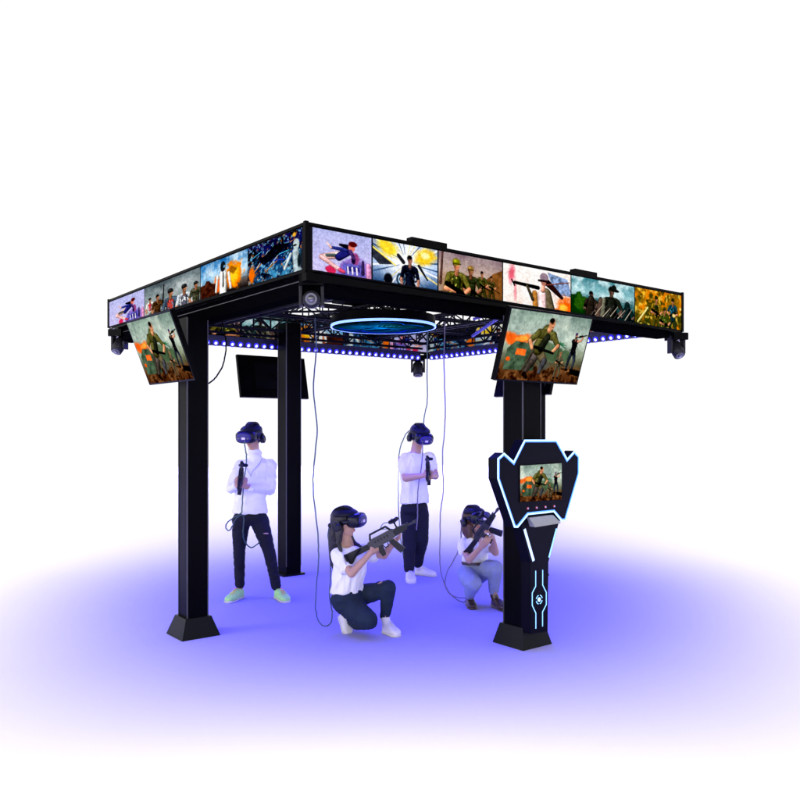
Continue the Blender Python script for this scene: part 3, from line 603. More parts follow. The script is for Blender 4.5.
def inset(poly, d):
    n = len(poly); out = []
    P = [((p-cen).dot(uR), (p-cen).z) for p in poly]
    area = sum(P[i][0]*P[(i+1) % n][1]-P[(i+1) % n][0]*P[i][1] for i in range(n)); sg = 1 if area > 0 else -1
    for i in range(n):
        a, b, c = P[i-1], P[i], P[(i+1) % n]
        e1 = Vector((b[0]-a[0], b[1]-a[1])).normalized(); e2 = Vector((c[0]-b[0], c[1]-b[1])).normalized()
        n1 = Vector((-e1.y, e1.x))*sg; n2 = Vector((-e2.y, e2.x))*sg; m = (n1+n2); m = m/max(.35, m.length_squared)*2
        out.append(cen+uR*(b[0]+m.x*d)+Vector((0, 0, b[1]+m.y*d)))
    return out
def slab(bm, poly, o0, o1):
    a = [bm.verts.new(p+nK*o0) for p in poly]; b = [bm.verts.new(p+nK*o1) for p in poly]; n = len(poly)
    bm.faces.new(a); bm.faces.new(b[::-1])
    for i in range(n): bm.faces.new((a[i], a[(i+1) % n], b[(i+1) % n], b[i]))
bm = bmesh.new(); slab(bm, O3, -.092, 0); bm_obj('head_panel', bm, mat('cabinet_black', (.002, .002, .005), .35, spec=.05), cab)
def band(poly, d0, d1, o0, o1):
    A, B = inset(poly, d0), inset(poly, d1); bm = bmesh.new(); n = len(poly); V = []
    for p, q in zip(A, B): V.append([bm.verts.new(x) for x in (p+nK*o0, q+nK*o0, q+nK*o1, p+nK*o1)])
    for i in range(n):
        a, b = V[i], V[(i+1) % n]
        for k in range(4): bm.faces.new((a[k], b[k], b[(k+1) % 4], a[(k+1) % 4]))
    return bm
bm_obj('light_strip', band(O3, -.001, .010, .0005, .006), STRIPW, cab)
bm_obj('light_strip_edge', band(O3, .0105, .0185, .0005, .004), mat('lit_cyan_blue', (.1, .3, .9), .3, emit=(.06, .25, .95), estr=1.0), cab)
S = [onplane(x, y, KO) for x, y in ((519.6, 501.8), (561, 499.4), (561, 463.2), (519.6, 465.7))]
bm = bmesh.new(); slab(bm, [S[0]-uR*.006-Vector((0, 0, .006)), S[1]+uR*.006-Vector((0, 0, .006)), S[2]+uR*.006+Vector((0, 0, .006)), S[3]-uR*.006+Vector((0, 0, .006))], .0005, .006)
bm_obj('screen_bezel', bm, BLK2, cab)
def cs(u, v): return (S[0]*(1-u)+S[1]*u)*(1-v)+(S[3]*(1-u)+S[2]*u)*v+nK*.0068
picture('display', p_screen, 11, 120, 80, cs, cab)
for x, y in ((527.6, 508.4), (536.4, 507.6), (545.2, 506.9), (554, 506.1)):
    p = onplane(x, y, KO); bm = bmesh.new(); cyl(bm, p, p+nK*.005, .0095, .0085, 16); b_ = bm_obj('button', bm, mat('button_red', (.5, .05, .05), .3, emit=(.30, .10, .14), estr=.35), cab)
    bm = bmesh.new(); cyl(bm, p+nK*.0062-Vector((0, 0, .001)), p+nK*.009, .0055, .0045, 12); bm_obj('button_cap', bm, mat('button_blue', (.2, .25, .7), .3, emit=(.5, .5, .85), estr=.6), b_)
tr = [onplane(*q, KO-.03) for q in ((530, 526.5), (555.8, 522.5), (551.5, 514.6), (527.5, 517.6))]
bm = bmesh.new(); t0 = [tr[0]+nK*.055, tr[1]+nK*.055, tr[2]+nK*.015, tr[3]+nK*.015]
a = [bm.verts.new(p) for p in t0]; b = [bm.verts.new(p-nK*.05) for p in tr]
bm.faces.new(a); bm.faces.new(b[::-1])
for i in range(4): bm.faces.new((a[i], a[(i+1) % 4], b[(i+1) % 4], b[i]))
bm_obj('shelf', bm, mat('satin_silver', (.42, .42, .45), .4, metal=.5), cab, bevel=.002)
COLO = .20
CP = [onplane(x, y, COLO) for x, y in ((518.5, 514), (559.5, 514), (558.5, 524), (548.4, 562), (547.6, 631.5), (530.6, 634), (530.6, 563), (521.5, 527))]
bm = bmesh.new(); slab(bm, CP, -.098, 0); bm_obj('column', bm, mat('cabinet_black', (.002, .002, .005), .35, spec=.05), cab)
def pline(pts, wd, off=.0005, th=.003, z=COLO):
    bm = bmesh.new(); P = [onplane(x, y, z) for x, y in pts]
    for p, q in zip(P, P[1:]):
        d = (q-p).normalized(); e = d.cross(nK).normalized(); c = (p+q)/2+nK*(off+th/2); box(bm, c, (q-p)/2+d*wd*.3, e*wd/2, nK*th/2); off += .0004
    return bm
for pts, wd in (([(524.6, 530), (533.2, 560)], .024), ([(556.2, 529), (548.9, 557)], .012)): bm_obj('light_bar', pline(pts, wd), STRIPB if wd < .02 else mat('lit_soft_white_blue', (.5, .6, .8), .4, emit=(.45, .62, .92), estr=1.0), cab)
for pts in ([(535.5, 571), (535.5, 586), (532, 593), (532, 605.5), (535.5, 613), (535.5, 628.3)], [(542.5, 570), (542.5, 585), (546, 592.3), (546, 604.5), (542.2, 612), (542.2, 626)]):
    bm_obj('light_line', pline(pts, .0065), STRIPB, cab)
ec = onplane(539, 599.5, COLO)
bm = bmesh.new(); cyl(bm, ec+nK*.0005, ec+nK*.004, .0165, .0165, 24); bm_obj('emblem_light', bm, STRIPW, cab)
bm = bmesh.new(); Z = Vector((0, 0, 1))
for k in range(4):
    P = [ec+nK*.0025+(uR*math.cos(t)+Z*math.sin(t))*.034 for t in [k*math.pi/2+.25+i*.13 for i in range(9)]]
    tube(bm, P, .003, 6, 0)
bm_obj('emblem_ring', bm, STRIPB, cab)
# ------------------------------------------------------------------ people
SKIN = mat('skin', (.47, .27, .19), .5, spec=.4, var=.08, nscale=14, bump=.05, bscale=120)
LIPS = mat('lips', (.55, .20, .18), .4)
WHITEC = mat('white_cotton', (.86, .85, .83), .85, spec=.15, var=.03, nscale=8, bump=.25, bscale=35, sheen=.2)
BLACKJ = mat('black_denim', (.008, .008, .018), .8, spec=.2, var=.5, nscale=18, bump=.3, bscale=45)
NAVYJ = mat('dark_blue_denim', (.012, .022, .045), .85, spec=.2, var=.55, nscale=16, bump=.3, bscale=55)
LIGHTJ = mat('pale_blue_denim', (.25, .29, .42), .85, spec=.2, var=.2, nscale=14, bump=.3, bscale=50)
HAIRK = mat('black_hair', (.010, .008, .008), .45, spec=.5, bump=.6, bscale=90)
HAIRB = mat('brown_hair', (.07, .025, .018), .45, spec=.5, bump=.6, bscale=90)
NEON = mat('neon_green_trainer', (.42, .85, .24), .6, var=.25, nscale=35, bump=.2)
WSHOE = mat('white_trainer', (.75, .72, .76), .6, var=.08, nscale=20, bump=.15)
BSHOE = mat('brown_leather', (.035, .014, .010), .3, spec=.6, coat=.3)
SOLE = mat('pale_sole', (.6, .58, .55), .7)
CORD = mat('dark_teal_cable', (.02, .06, .07), .5)
Z = Vector((0, 0, 1))
def hand(bm, wrist, d, palm, grip=.9, side_=1, s=1.0):
    """palm from wrist along d, fingers curl towards palm normal; thumb on side_"""
    d = d.normalized(); palm = (palm-d*palm.dot(d)).normalized(); e = d.cross(palm)*side_
    k = wrist+d*.085*s
    loft(bm, [(wrist-d*.01, e*.026*s, palm*.020*s), (wrist+d*.03*s, e*.036*s, palm*.017*s), (k, e*.040*s, palm*.014*s)], 16)
    ball(bm, k, .040*s, .014*s, .016*s, (e, palm, d))
    for i, (o, L) in enumerate(((.030, .92), (.010, 1.0), (-.010, .94), (-.029, .76))):
        p = k+e*o*s; a = .5*grip; q = [(p, .0088*s)]
        for sg in (.040, .026, .020):
            v = d*math.cos(a)+palm*math.sin(a); p = p+v*sg*L*s; q.append((p, .0082*s)); a += .95*grip
        limb(bm, q, 8)
    p = wrist+d*.025*s+e*.030*s; q = [(p, .012*s)]
    v = (d*.7+e*.6+palm*.35).normalized(); p = p+v*.036*s; q.append((p, .010*s)); v = (d*.65+e*.05+palm*.8).normalized(); p = p+v*.032*s; q.append((p, .0085*s)); limb(bm, q, 8)
def head(bm, c, f, up, s=1.0):
    f = f.normalized(); r = f.cross(up).normalized(); u = r.cross(f); A = (r, f, u)
    ball(bm, c+u*.03*s-f*.008*s, .076*s, .094*s, .090*s, A, 24)
    ball(bm, c-u*.04*s+f*.022*s, .058*s, .066*s, .070*s, A, 20)
    ball(bm, c-u*.092*s+f*.052*s, .028*s, .024*s, .020*s, A)
    limb(bm, [(c+f*.085*s+u*.02*s, .010*s), (c+f*.105*s-u*.022*s, .013*s)])
    ball(bm, c-u*.030*s+f*.092*s, .019*s, .012*s, .010*s, A)
    ball(bm, c-u*.058*s+f*.084*s, .024*s, .009*s, .006*s, A); ball(bm, c-u*.069*s+f*.082*s, .020*s, .009*s, .007*s, A)
    for q in (-1, 1):
        ball(bm, c+r*q*.076*s-u*.005*s-f*.005*s, .010*s, .018*s, .030*s, A)
        ball(bm, c+r*q*.045*s-u*.02*s+f*.062*s, .022*s, .02*s, .02*s, A)
def face_bits(par, c, f, up, s=1.0):
    f = f.normalized(); r = f.cross(up).normalized(); u = r.cross(f); A = (r, f, u)
    bm = bmesh.new(); ball(bm, c-u*.0585*s+f*.0895*s, .022*s, .007*s, .0048*s, A); ball(bm, c-u*.068*s+f*.088*s, .018*s, .007*s, .0058*s, A); bm_obj('lips', bm, LIPS, par, True)
def headset(lbl, c, f, up, s=1.0, cable=None):
    f = f.normalized(); r = f.cross(up).normalized(); u = r.cross(f)
    e = empty('vr_headset', c, lbl, 'vr headset', 'vr headsets worn by the players')
    bm = bmesh.new(); fc = c+u*.022*s
    loft(bm, [(fc+f*.058*s, r*.080*s, u*.050*s, 3), (fc+f*.085*s, r*.092*s, u*.058*s, 3.2), (fc+f*.125*s, r*.094*s, u*.058*s, 3.2), (fc+f*.150*s, r*.088*s, u*.054*s, 3), (fc+f*.163*s, r*.070*s, u*.042*s, 2.8)], 40)
    vis = bm_obj('visor', bm, HMD, e, True)
    bm = bmesh.new(); loft(bm, [(fc+f*.158*s, r*.074*s, u*.046*s, 2.8), (fc+f*.170*s, r*.064*s, u*.038*s, 2.6), (fc+f*.1735*s, r*.05*s, u*.028*s, 2.6)], 40); bm_obj('front_plate', bm, HMDB, vis, True)
    bm = bmesh.new()
    for q in (-1, 1):
        bm = bmesh.new(); cyl(bm, fc+f*.166*s+r*q*.045*s-u*.008*s, fc+f*.174*s+r*q*.045*s-u*.008*s, .012*s, .010*s, 16)
        bm_obj('camera_eye', bm, GLASS, vis, True)
    bm = bmesh.new(); box(bm, fc+f*.1745*s-u*.006*s, r*.017*s, u*.010*s, f*.0016*s); bm_obj('front_badge', bm, mat('pale_badge', (.75, .65, .85), .3, spec=.6), vis, bevel=.001)
    bm = bmesh.new()                     # side and rear halo, top strap
    for k in range(24):
        t0, t1 = [(-1.15+2*1.15*j/24)+math.pi/2*0 for j in (k, k+1)]
        P = []
        for t in (t0, t1):
            an = math.pi+t*2.05*.68; P.append(c+f*math.cos(an)*.098*s+r*math.sin(an)*.088*s+u*(.018-.030*abs(math.cos(t)))*s)
        bar(bm, P[0], P[1]+(P[1]-P[0])*.08, .016*s, .040*s, u)
    for q in (-1, 1): bar(bm, c+f*.01*s+r*q*.089*s+u*.015*s, fc+f*.09*s+r*q*.088*s, .014*s, .034*s, u)
    bm_obj('halo_strap', bm, HMD, e, True)
    bm = bmesh.new()
    for k in range(14):
        t0, t1 = [.35+2.35*j/14 for j in (k, k+1)]
        P = [c+f*math.cos(t)*.108*s+u*(math.sin(t)*.118+.012)*s for t in (t0, t1)]
        bar(bm, P[0], P[1]+(P[1]-P[0])*.08, .062*s, .016*s, (P[0]-c))
    bm_obj('top_strap', bm, STRAPM, e, True)
    bm = bmesh.new(); cp = c+u*.062*s+f*.018*s
    loft(bm, [(cp, r*.098*s, f*.108*s), (cp+u*.024*s, r*.092*s, f*.098*s), (cp+u*.042*s, r*.068*s, f*.074*s), (cp+u*.050*s, r*.03*s, f*.036*s)], 28)
    bm_obj('crown_pad', bm, mat('headset_crown', (.003, .003, .010), .55, spec=.2, var=.6, nscale=30, bump=.9, bscale=22), e, True)
    bm = bmesh.new(); limb(bm, [(c-f*.105*s+r*.04*s-u*.012*s, .022*s), (c-f*.112*s-u*.016*s, .026*s), (c-f*.105*s-r*.04*s-u*.012*s, .022*s)]); bm_obj('rear_dial', bm, HMD, e, True)
    for q in (-1, 1):
        h = c+r*q*.094*s-f*.008*s-u*.020*s
        bm = bmesh.new(); cyl(bm, h-r*q*.012*s, h+r*q*.012*s, .036*s, .036*s, 24); cyl(bm, h+r*q*.0122*s, h+r*q*.020*s, .030*s, .022*s, 24); bar(bm, h+u*.03*s+r*q*.006*s, c+r*q*.095*s+u*.035*s, .014*s, .018*s)
        bm_obj('earphone', bm, HMD, e, bevel=.0015)
    return e
def shoe(name, heel, toe, m, par, ht=.085, wd=.046, L=None, lift=.012, ank=None):
    d = toe-heel; L = L or d.length; d.normalize(); s = d.cross(Z).normalized(); up = s.cross(d)
    if up.z < 0: up = -up
    bm = bmesh.new()
    R_ = [(0, .020, .7, .55), (.03, .05, 1, .78), (.25, .062, 1, .88), (.42, .066, .92, .90), (.60, .048, .60, 1.0), (.80, .036, .42, 1.04), (.94, .028, .30, .8), (1.0, .012, .15, .45)]
    loft(bm, [(heel+d*L*t+up*(lift+h*.5*ht/.066*.5+.012), s*wd*w_, up*(ht*.5*hh+.006), 2.6) for t, h, hh, w_ in R_], 24)
    if ank is not None: limb(bm, [(heel+d*L*.22+up*(lift+ht*.5), .038), (ank, .040)])
    o = fuse(name, bm, m, par, .005, 3)
    bm = bmesh.new(); loft(bm, [(heel+d*L*t+up*(lift*.5+.004), s*(wd+.003)*w_, up*.011, 3.5) for t, w_ in ((-.01, .6), (.03, .82), (.25, .92), (.45, .90), (.65, 1.02), (.82, 1.05), (.95, .82), (1.02, .45))], 20)
    bm_obj('sole', bm, SOLE if m != BSHOE else BSHOE, o, True)
    bm = bmesh.new()                     # laces
    for k in range(4):
        q = heel+d*L*(.44+.08*k)+up*(lift+ht*(.98-.13*k)+.003); limb(bm, [(q-s*.018, .0032), (q+s*.018, .0032)], 6)
    if m != BSHOE: bm_obj('laces', bm, SOLE if m == WSHOE else mat('orange_lace', (.85, .22, .06), .6), o, True)
    return o
# ---- guns
def gun(lbl, butt, muzzle, up, s=1.0, cable=True):
    d, z_, u = frame_of(muzzle-butt, up); Lg = (muzzle-butt).length; k = Lg/.70
    e = empty('toy_assault_rifle', butt, lbl, 'toy rifle', 'rifle controllers held by the players')
    M = Matrix((d, u, z_)).transposed().to_4x4(); M.translation = butt; M = M @ Matrix.Diagonal((k, s, s, 1))
    def P(x, y, z=0): return M @ Vector((x, y, z))
    def part(name, poly, t, m=GUNM, par=None, bv=.003):
        bm = bmesh.new(); prism(bm, poly, M, -t, t); return bm_obj(name, bm, m, par or e, bevel=bv)
    part('stock', [(0, -.052), (0, .030), (.06, .026), (.22, .022), (.22, -.022), (.08, -.022)], .019)
    part('butt_pad', [(-.014, -.056), (-.014, .032), (-.001, .030), (-.001, -.052)], .021, STRAPM)
    rc = part('receiver', [(.221, -.034), (.221, .030), (.27, .044), (.455, .044), (.47, .032), (.47, -.026), (.40, -.034)], .026, GUNL)
    bm = bmesh.new()
    for i in range(5): box(bm, P(.29+.03*i, .012, .027*1), (P(.008, 0)-P(0, 0)), (P(0, .010)-P(0, 0)), (P(0, 0, .0015)-P(0, 0)))
    bm_obj('ribs', bm, GUNM, rc)
    bm = bmesh.new(); [limb(bm, [(P(*a), .0085) for a in ((.255, .045), (.275, .082), (.43, .082), (.452, .045))], 10)]; bm_obj('carry_handle', bm, GUNM, e, True)
    part('handguard', [(.471, -.024), (.471, .030), (.52, .036), (.59, .028), (.60, .010), (.59, -.016)], .023)
    bm = bmesh.new(); cyl(bm, P(.60, .008), P(.70, .008), .0095, .0095, 12); cyl(bm, P(.665, .008), P(.70, .008), .014, .014, 12); cyl(bm, P(.60, .026), P(.625, .026), .006, .006, 8); bm_obj('barrel', bm, GUNL, e, True)
    part('magazine', [(.395, -.035), (.445, -.035), (.50, -.145), (.445, -.165), (.425, -.12)], .014)
    part('grip', [(.295, -.035), (.335, -.035), (.325, -.12), (.29, -.125), (.28, -.08)], .015)
    bm = bmesh.new(); limb(bm, [(P(*a), .004) for a in ((.335, -.04), (.345, -.068), (.375, -.068), (.385, -.038))], 8); bm_obj('trigger_guard', bm, GUNM, e, True)
    mt = P(.515, .032); tc_ = mt+u*.060*s
    bm = bmesh.new(); limb(bm, [(mt, .009), (mt+u*.04*s, .008)], 10)
    c0 = tc_; ball(bm, c0, .034, .034, .016, (d, z_, u))
    for i in range(3):
        t = i*2.094+.3; q = c0+(d*math.cos(t)+z_*math.sin(t))*.036+u*.006; limb(bm, [(c0, .018), (q, .017)], 12)
    fuse('tracker_puck', bm, HMD, e, .005, 2)
    if cable:
        bm = bmesh.new(); tube(bm, [tc_-d*.02+u*.0, tc_-d*.08+u*.02, tc_-d*.12-u*.01, tc_-d*.07-u*.035, mt-d*.03], .0035, 6); bm_obj('tracker_lead', bm, CORD, e, True)
    return e
def person(loc, lbl): return empty('person', loc, lbl, 'person')
def leg(bm, pts): limb(bm, [(p, q*.78) for p, q in pts])
def ellb(c, r, f, rx, ry): return (c, r*rx*.84, f*ry*.80)
def ell(c, r, f, rx, ry): return (c, r*rx, f*ry)
BOD = .0055
# ==== man in turtleneck
Y = 7.93; A = lambda x, y, d=0: at(x, y, Y+d)
man = person(Vector((A(256, 596).x, Y, 0)), 'standing man in white turtleneck and ripped black jeans with neon green shoes')
f = Vector((-.22, -.97, 0)).normalized(); r = f.cross(Z)*-1       # r: towards picture right
hc = A(252.8, 437); hf = Vector((-.30, -.93, -.16))
def build_body(hc, hf, neck, torso, armsL, legsL, hands, hs=1.0, nm='body'):
    pass
bm = bmesh.new(); head(bm, hc, hf, Z)
limb(bm, [(hc-Z*.06-hf*.02, .050), (A(254.5, 455), .048), (A(255, 462, .02), .05)])
loft(bm, [ellb(A(250, 516), r, f, .145, .10), ellb(A(250.5, 500), r, f, .13, .095), ellb(A(253, 480), r, f, .145, .10), ellb(A(255, 466), r, f, .15, .085), ellb(A(255, 458), r, f, .07, .06)])
aR = [(A(241.5, 468), .044), (A(231, 487.5, -.06), .030), (A(237.5, 485.5, -.26), .025)]
aL = [(A(268.5, 468), .044), (A(270, 488.5, -.02), .030), (A(246, 486.5, -.26), .027)]
limb(bm, aR); limb(bm, aL)
hR = aR[-1][0]; hL = aL[-1][0]
gp = A(241, 481, -.33)
hand(bm, hR, A(242, 479, -.34)-hR, Vector((.9, -.1, 0)), 1.0, 1); hand(bm, hL, A(238.5, 481.5, -.33)-hL, Vector((-.2, .9, .1)), 1.0, -1)
lg1 = [(A(241, 516), .085), (A(239.5, 551, -.03), .052), (A(239.8, 589), .037)]; lg2 = [(A(260, 516), .085), (A(269.5, 551, -.03), .052), (A(277, 589, .02), .037)]
leg(bm, lg1); leg(bm, lg2)
fuse('body', bm, SKIN, man, BOD, 3)
face_bits(man, hc, hf, Z)
bm = bmesh.new()
loft(bm, [ell(A(250, 513), r, f, .184, .132), ell(A(250, 505), r, f, .172, .125), ell(A(250.5, 495), r, f, .165, .12), ell(A(252.5, 482), r, f, .168, .122), ell(A(254.5, 470), r, f, .172, .12), ell(A(255.3, 463), r, f, .15, .095), ell(A(255.3, 458.5), r, f, .085, .07)])
loft(bm, [ell(A(255.3, 460), r, f, .076, .072), ell(A(254.8, 454), r, f, .070, .068), ell(A(253.8, 449), r, f, .069, .070)])
limb(bm, [(A(241, 466.5), .072), (A(231, 488, -.06), .058), (A(236, 486.5, -.22), .040)]); limb(bm, [(A(269.5, 466), .072), (A(270, 489, -.02), .058), (A(252, 488.5, -.22), .042)])
fuse('turtleneck', bm, WHITEC, man, .006, 3, .019, 7, (1, 1, 1.3))
bm = bmesh.new(); tube(bm, [A(247, 460, -.075), A(246, 466, -.10), A(248.5, 472, -.14), A(251, 474.5, -.145), A(253, 471, -.135), A(259, 464, -.10), A(262, 459, -.07)], .0035, 6); cyl(bm, A(250.8, 474.3, -.147), A(250.8, 476.8, -.150), .006, .004, 8); bm_obj('necklace', bm, ALU, man, True)
def trousers(name, hipc, r, f, hipr, legs, m, par, wrinkle=.007, belt=None, cuff=True):
    bm = bmesh.new(); loft(bm, [ell(hipc+Z*.07, r, f, hipr*.80, hipr*.52), ell(hipc+Z*.03, r, f, hipr*.93, hipr*.64), ell(hipc-Z*.01, r, f, hipr, hipr*.72), ell(hipc-Z*.05, r, f, hipr*.98, hipr*.74), ell(hipc-Z*.10, r, f, hipr*.6, hipr*.5)])
    for L in legs: limb(bm, L)
    return fuse(name, bm, m, par, .007, 6, wrinkle, 8, (1, 1, 1.8))
trousers('jeans', A(250.2, 515), r, f, .172, [[(A(241.5, 521), .096), (A(240, 535, -.02), .078), (A(239.2, 552, -.03), .061), (A(239.6, 570), .054), (A(239.8, 584), .050)], [(A(259.5, 521), .096), (A(264, 535, -.02), .080), (A(269.3, 552, -.03), .062), (A(273, 570), .055), (A(276, 585.5, .01), .052)]], BLACKJ, man)
bm = bmesh.new(); ball(bm, A(265.8, 533.5, -.092), .028, .012, .007); bm_obj('jeans_rip', bm, SKIN, man, True)
s1 = shoe('trainer', Vector((A(240.5, 597).x, Y+.04, 0)), Vector((A(234.5, 597).x, Y-.17, 0)), NEON, man, .10, .052, .29); s2 = shoe('trainer', Vector((A(277, 597).x, Y+.03, 0)), Vector((A(287, 597).x, Y-.16, 0)), NEON, man, .10, .052, .29)
bm = bmesh.new(); ball(bm, hc+Z*.035-hf*.008, .090, .106, .092, (hf.cross(Z).normalized(), hf.normalized(), Z), 24); ball(bm, hc-Z*.010-hf*.045, .080, .062, .070, (hf.cross(Z).normalized(), hf.normalized(), Z), 20); fuse('hair', bm, HAIRK, man, .006, 2, .006, 40)
headset('blue-black vr headset worn by the standing man in a turtleneck', hc, hf, Z, 1.12)
gun('toy rifle gripped upright by the standing man in a turtleneck', A(240, 490, -.20), A(241.5, 466, -.62), Vector((.1, .5, 1)), .9)
# ==== standing man in T-shirt
Y = 9.0; A = lambda x, y, d=0: at(x, y, Y+d)
man2 = person(Vector((A(415, 575).x, Y, 0)), 'standing man in white T-shirt, black trousers and white shoes with head bowed')
f = Vector((.42, -.90, 0)).normalized(); r = f.cross(Z)*-1
hc = A(418.5, 436.5); hf = Vector((.42, -.85, -.36)).normalized()
bm = bmesh.new(); head(bm, hc, hf, Z, 1.05)
limb(bm, [(hc-Z*.06-hf*.02, .058), (A(416, 451), .062), (A(416, 457, .02), .07)])
loft(bm, [ellb(A(414.5, 508), r, f, .15, .11), ellb(A(414.5, 492), r, f, .14, .105), ellb(A(415, 470), r, f, .155, .11), ellb(A(416, 458), r, f, .15, .09), ellb(A(416, 452), r, f, .07, .06)])
q1 = [(A(402.5, 460, -.04), .052), (A(406, 478, -.12), .045), (A(424, 475.5, -.34), .028)]; q2 = [(A(430, 459, .06), .052), (A(435.5, 476, -.04), .042), (A(431.5, 476.5, -.28), .028)]
limb(bm, q1); limb(bm, q2)
hand(bm, q1[-1][0], A(428, 474.5, -.40)-q1[-1][0], Vector((.3, .9, 0)), 1, -1); hand(bm, q2[-1][0], A(429, 472, -.36)-q2[-1][0], Vector((-.9, -.2, 0)), 1, 1)
leg(bm, [(A(409, 513), .085), (A(409.5, 540, -.05), .058), (A(409, 572, -.10), .04)]); leg(bm, [(A(419.5, 513), .085), (A(421, 540), .058), (A(418, 566, .15), .04)])
fuse('body', bm, SKIN, man2, BOD, 3); face_bits(man2, hc, hf, Z, 1.05)
bm = bmesh.new()
loft(bm, [ell(A(414.3, 502.5), r, f, .172, .135), ell(A(414.3, 494), r, f, .168, .132), ell(A(414.5, 480), r, f, .172, .132), ell(A(415.5, 466), r, f, .188, .130), ell(A(416, 458.5), r, f, .17, .105), ell(A(416, 452.5), r, f, .085, .075)])
limb(bm, [(A(404, 460, -.03), .080), (A(404.5, 471, -.08), .072)]); limb(bm, [(A(428.5, 459, .05), .078), (A(432, 469, .01), .070)])
fuse('t_shirt', bm, WHITEC, man2, .006, 3, .028, 7, (1.2, 1.2, .55))
trousers('black_trousers', A(414.3, 507), r, f, .165, [[(A(408.5, 513), .098), (A(409.5, 540, -.05), .084), (A(409, 558, -.08), .066), (A(409, 568, -.10), .060)], [(A(420.5, 513), .098), (A(421.3, 540), .084), (A(419, 556, .1), .064), (A(418, 563, .14), .057)]], BLACKJ, man2, .006)
Yf = 8.83
shoe('trainer', Vector((at(409.5, 577, Yf).x, Yf+.12, 0)), Vector((at(411.5, 577, Yf).x, Yf-.16, 0)), WSHOE, man2, .10, .055, .29, ank=A(409, 569, -.10)); shoe('trainer', Vector((at(416, 572, 9.2).x, 9.24, 0)), Vector((at(436, 572, 9.12).x, 9.08, 0)), WSHOE, man2, .095, .050, .27, ank=A(418, 565, .15))
bm = bmesh.new(); ball(bm, hc+Z*.035-hf*.010, .096, .112, .098, (hf.cross(Z).normalized(), hf, Z), 24); ball(bm, hc-Z*.010-hf*.045, .080, .062, .070, (hf.cross(Z).normalized(), hf.normalized(), Z), 20); fuse('hair', bm, HAIRK, man2, .006, 2, .006, 40)
headset('blue-black vr headset tipped down on the standing man in a T-shirt', hc, hf, (Z+Vector((.16, -.3, 0))).normalized(), 1.15)
gun('toy rifle held upright at the chest by the standing man in a T-shirt', A(429.3, 481, -.24), A(427.2, 460, -.66), Vector((.1, .5, 1)), .9)
# ==== kneeling woman
Y = 6.55; A = lambda x, y, d=0: at(x, y, Y+d)
wo1 = person(Vector((A(360, 630).x, Y, 0)), 'kneeling woman with long black hair, white T-shirt and dark blue ripped jeans')
f = Vector((.62, -.78, 0)).normalized(); r = f.cross(Z)*-1; X1 = Vector((1, 0, 0)); Y1 = Vector((0, 1, 0))
hc = A(344.5, 523); hf = Vector((.90, -.40, .06)).normalized()
bm = bmesh.new(); head(bm, hc, hf, Z, .98)
limb(bm, [(hc-Z*.05-hf*.02, .046), (A(346.5, 540), .048), (A(348.5, 549, .03), .055)])
loft(bm, [ellb(A(348, 600), r, f, .14, .11), ellb(A(347, 587), r, f, .115, .09), ellb(A(349, 565), r, f, .13, .095), ellb(A(350, 553), r, f, .13, .08), ellb(A(348.5, 546), r, f, .06, .05)])
b1 = [(A(339, 555, -.04), .034), (A(351.5, 573.5, -.22), .034), (A(371, 552.5, -.17), .023)]; b2 = [(A(363, 551, .14), .042), (A(384, 555.5, .02), .033), (A(393, 543.5, -.08), .023)]
limb(bm, b1); limb(bm, b2)
hand(bm, b1[-1][0], A(379, 546, -.13)-b1[-1][0], Vector((.3, .8, .3)), .9, 1, .92); hand(bm, b2[-1][0], A(400, 536, -.10)-b2[-1][0], Vector((.1, -.3, .9)), .9, 1, .92)
k1 = [(A(347, 600, .02), .085), (A(369, 621, -.24), .055), (A(347, 617, .10), .038), (A(345.5, 622, .10), .034)]; k2 = [(A(357, 594, .18), .08), (A(388, 589, -.03), .050), (A(385.5, 620, .0), .036)]
leg(bm, k1[:3]); leg(bm, k2); fuse('body', bm, SKIN, wo1, .005, 3); face_bits(wo1, hc, hf, Z, .98)
bm = bmesh.new()
loft(bm, [ell(A(347, 592), r, f, .145, .112), ell(A(347.5, 584), r, f, .142, .112), ell(A(349.5, 572), r, f, .145, .115), ell(A(351, 560), r, f, .150, .118), ell(A(350.5, 553), r, f, .145, .095), ell(A(348.5, 546.5), r, f, .07, .065)])
limb(bm, [(A(338.5, 555, -.04), .066), (A(346, 567.5, -.14), .066)]); limb(bm, [(A(363, 551.5, .13), .062), (A(372, 556, .07), .060)])
limb(bm, [(A(338, 590, .0), .035), (A(334.5, 594.5, .0), .016)])
fuse('t_shirt', bm, WHITEC, wo1, .005, 3, .019, 8, (1.2, 1.2, .55))
bm = bmesh.new(); loft(bm, [ell(A(347.5, 589), r, f, .130, .10), ell(A(347.5, 598), r, f, .150, .125), ell(A(348.5, 607), r, f, .135, .12), ell(A(350, 612), r, f, .08, .08)])
limb(bm, [(A(346, 602, .04), .112), (A(356, 611, -.08), .103), (A(368, 619.5, -.21), .078)]); limb(bm, [(A(369, 620.5, -.22), .072), (A(357, 622, -.02), .064), (A(348.5, 617.5, .08), .050)])
limb(bm, [(A(355, 596, .15), .095), (A(372, 592.5, .04), .080), (A(388, 588, -.04), .066)]); limb(bm, [(A(388.5, 588, -.04), .066), (A(387, 602, .0), .054), (A(385, 615.5, .01), .046)])
fuse('jeans', bm, NAVYJ, wo1, .006, 6, .007, 9)
bm = bmesh.new(); limb(bm, [(A(375.7, 590, -.040), .010), (A(377.5, 585.5, -.030), .015), (A(381.5, 582.6, -.035), .011)]); bm_obj('jeans_rip', bm, SKIN, wo1, True)
shoe('trainer', Vector((at(385, 636, 6.5).x-.005, 6.58, 0)), Vector((at(397.5, 636, 6.45).x, 6.44, 0)), WSHOE, wo1, .095, .045, .19, ank=A(385.3, 619, .0))
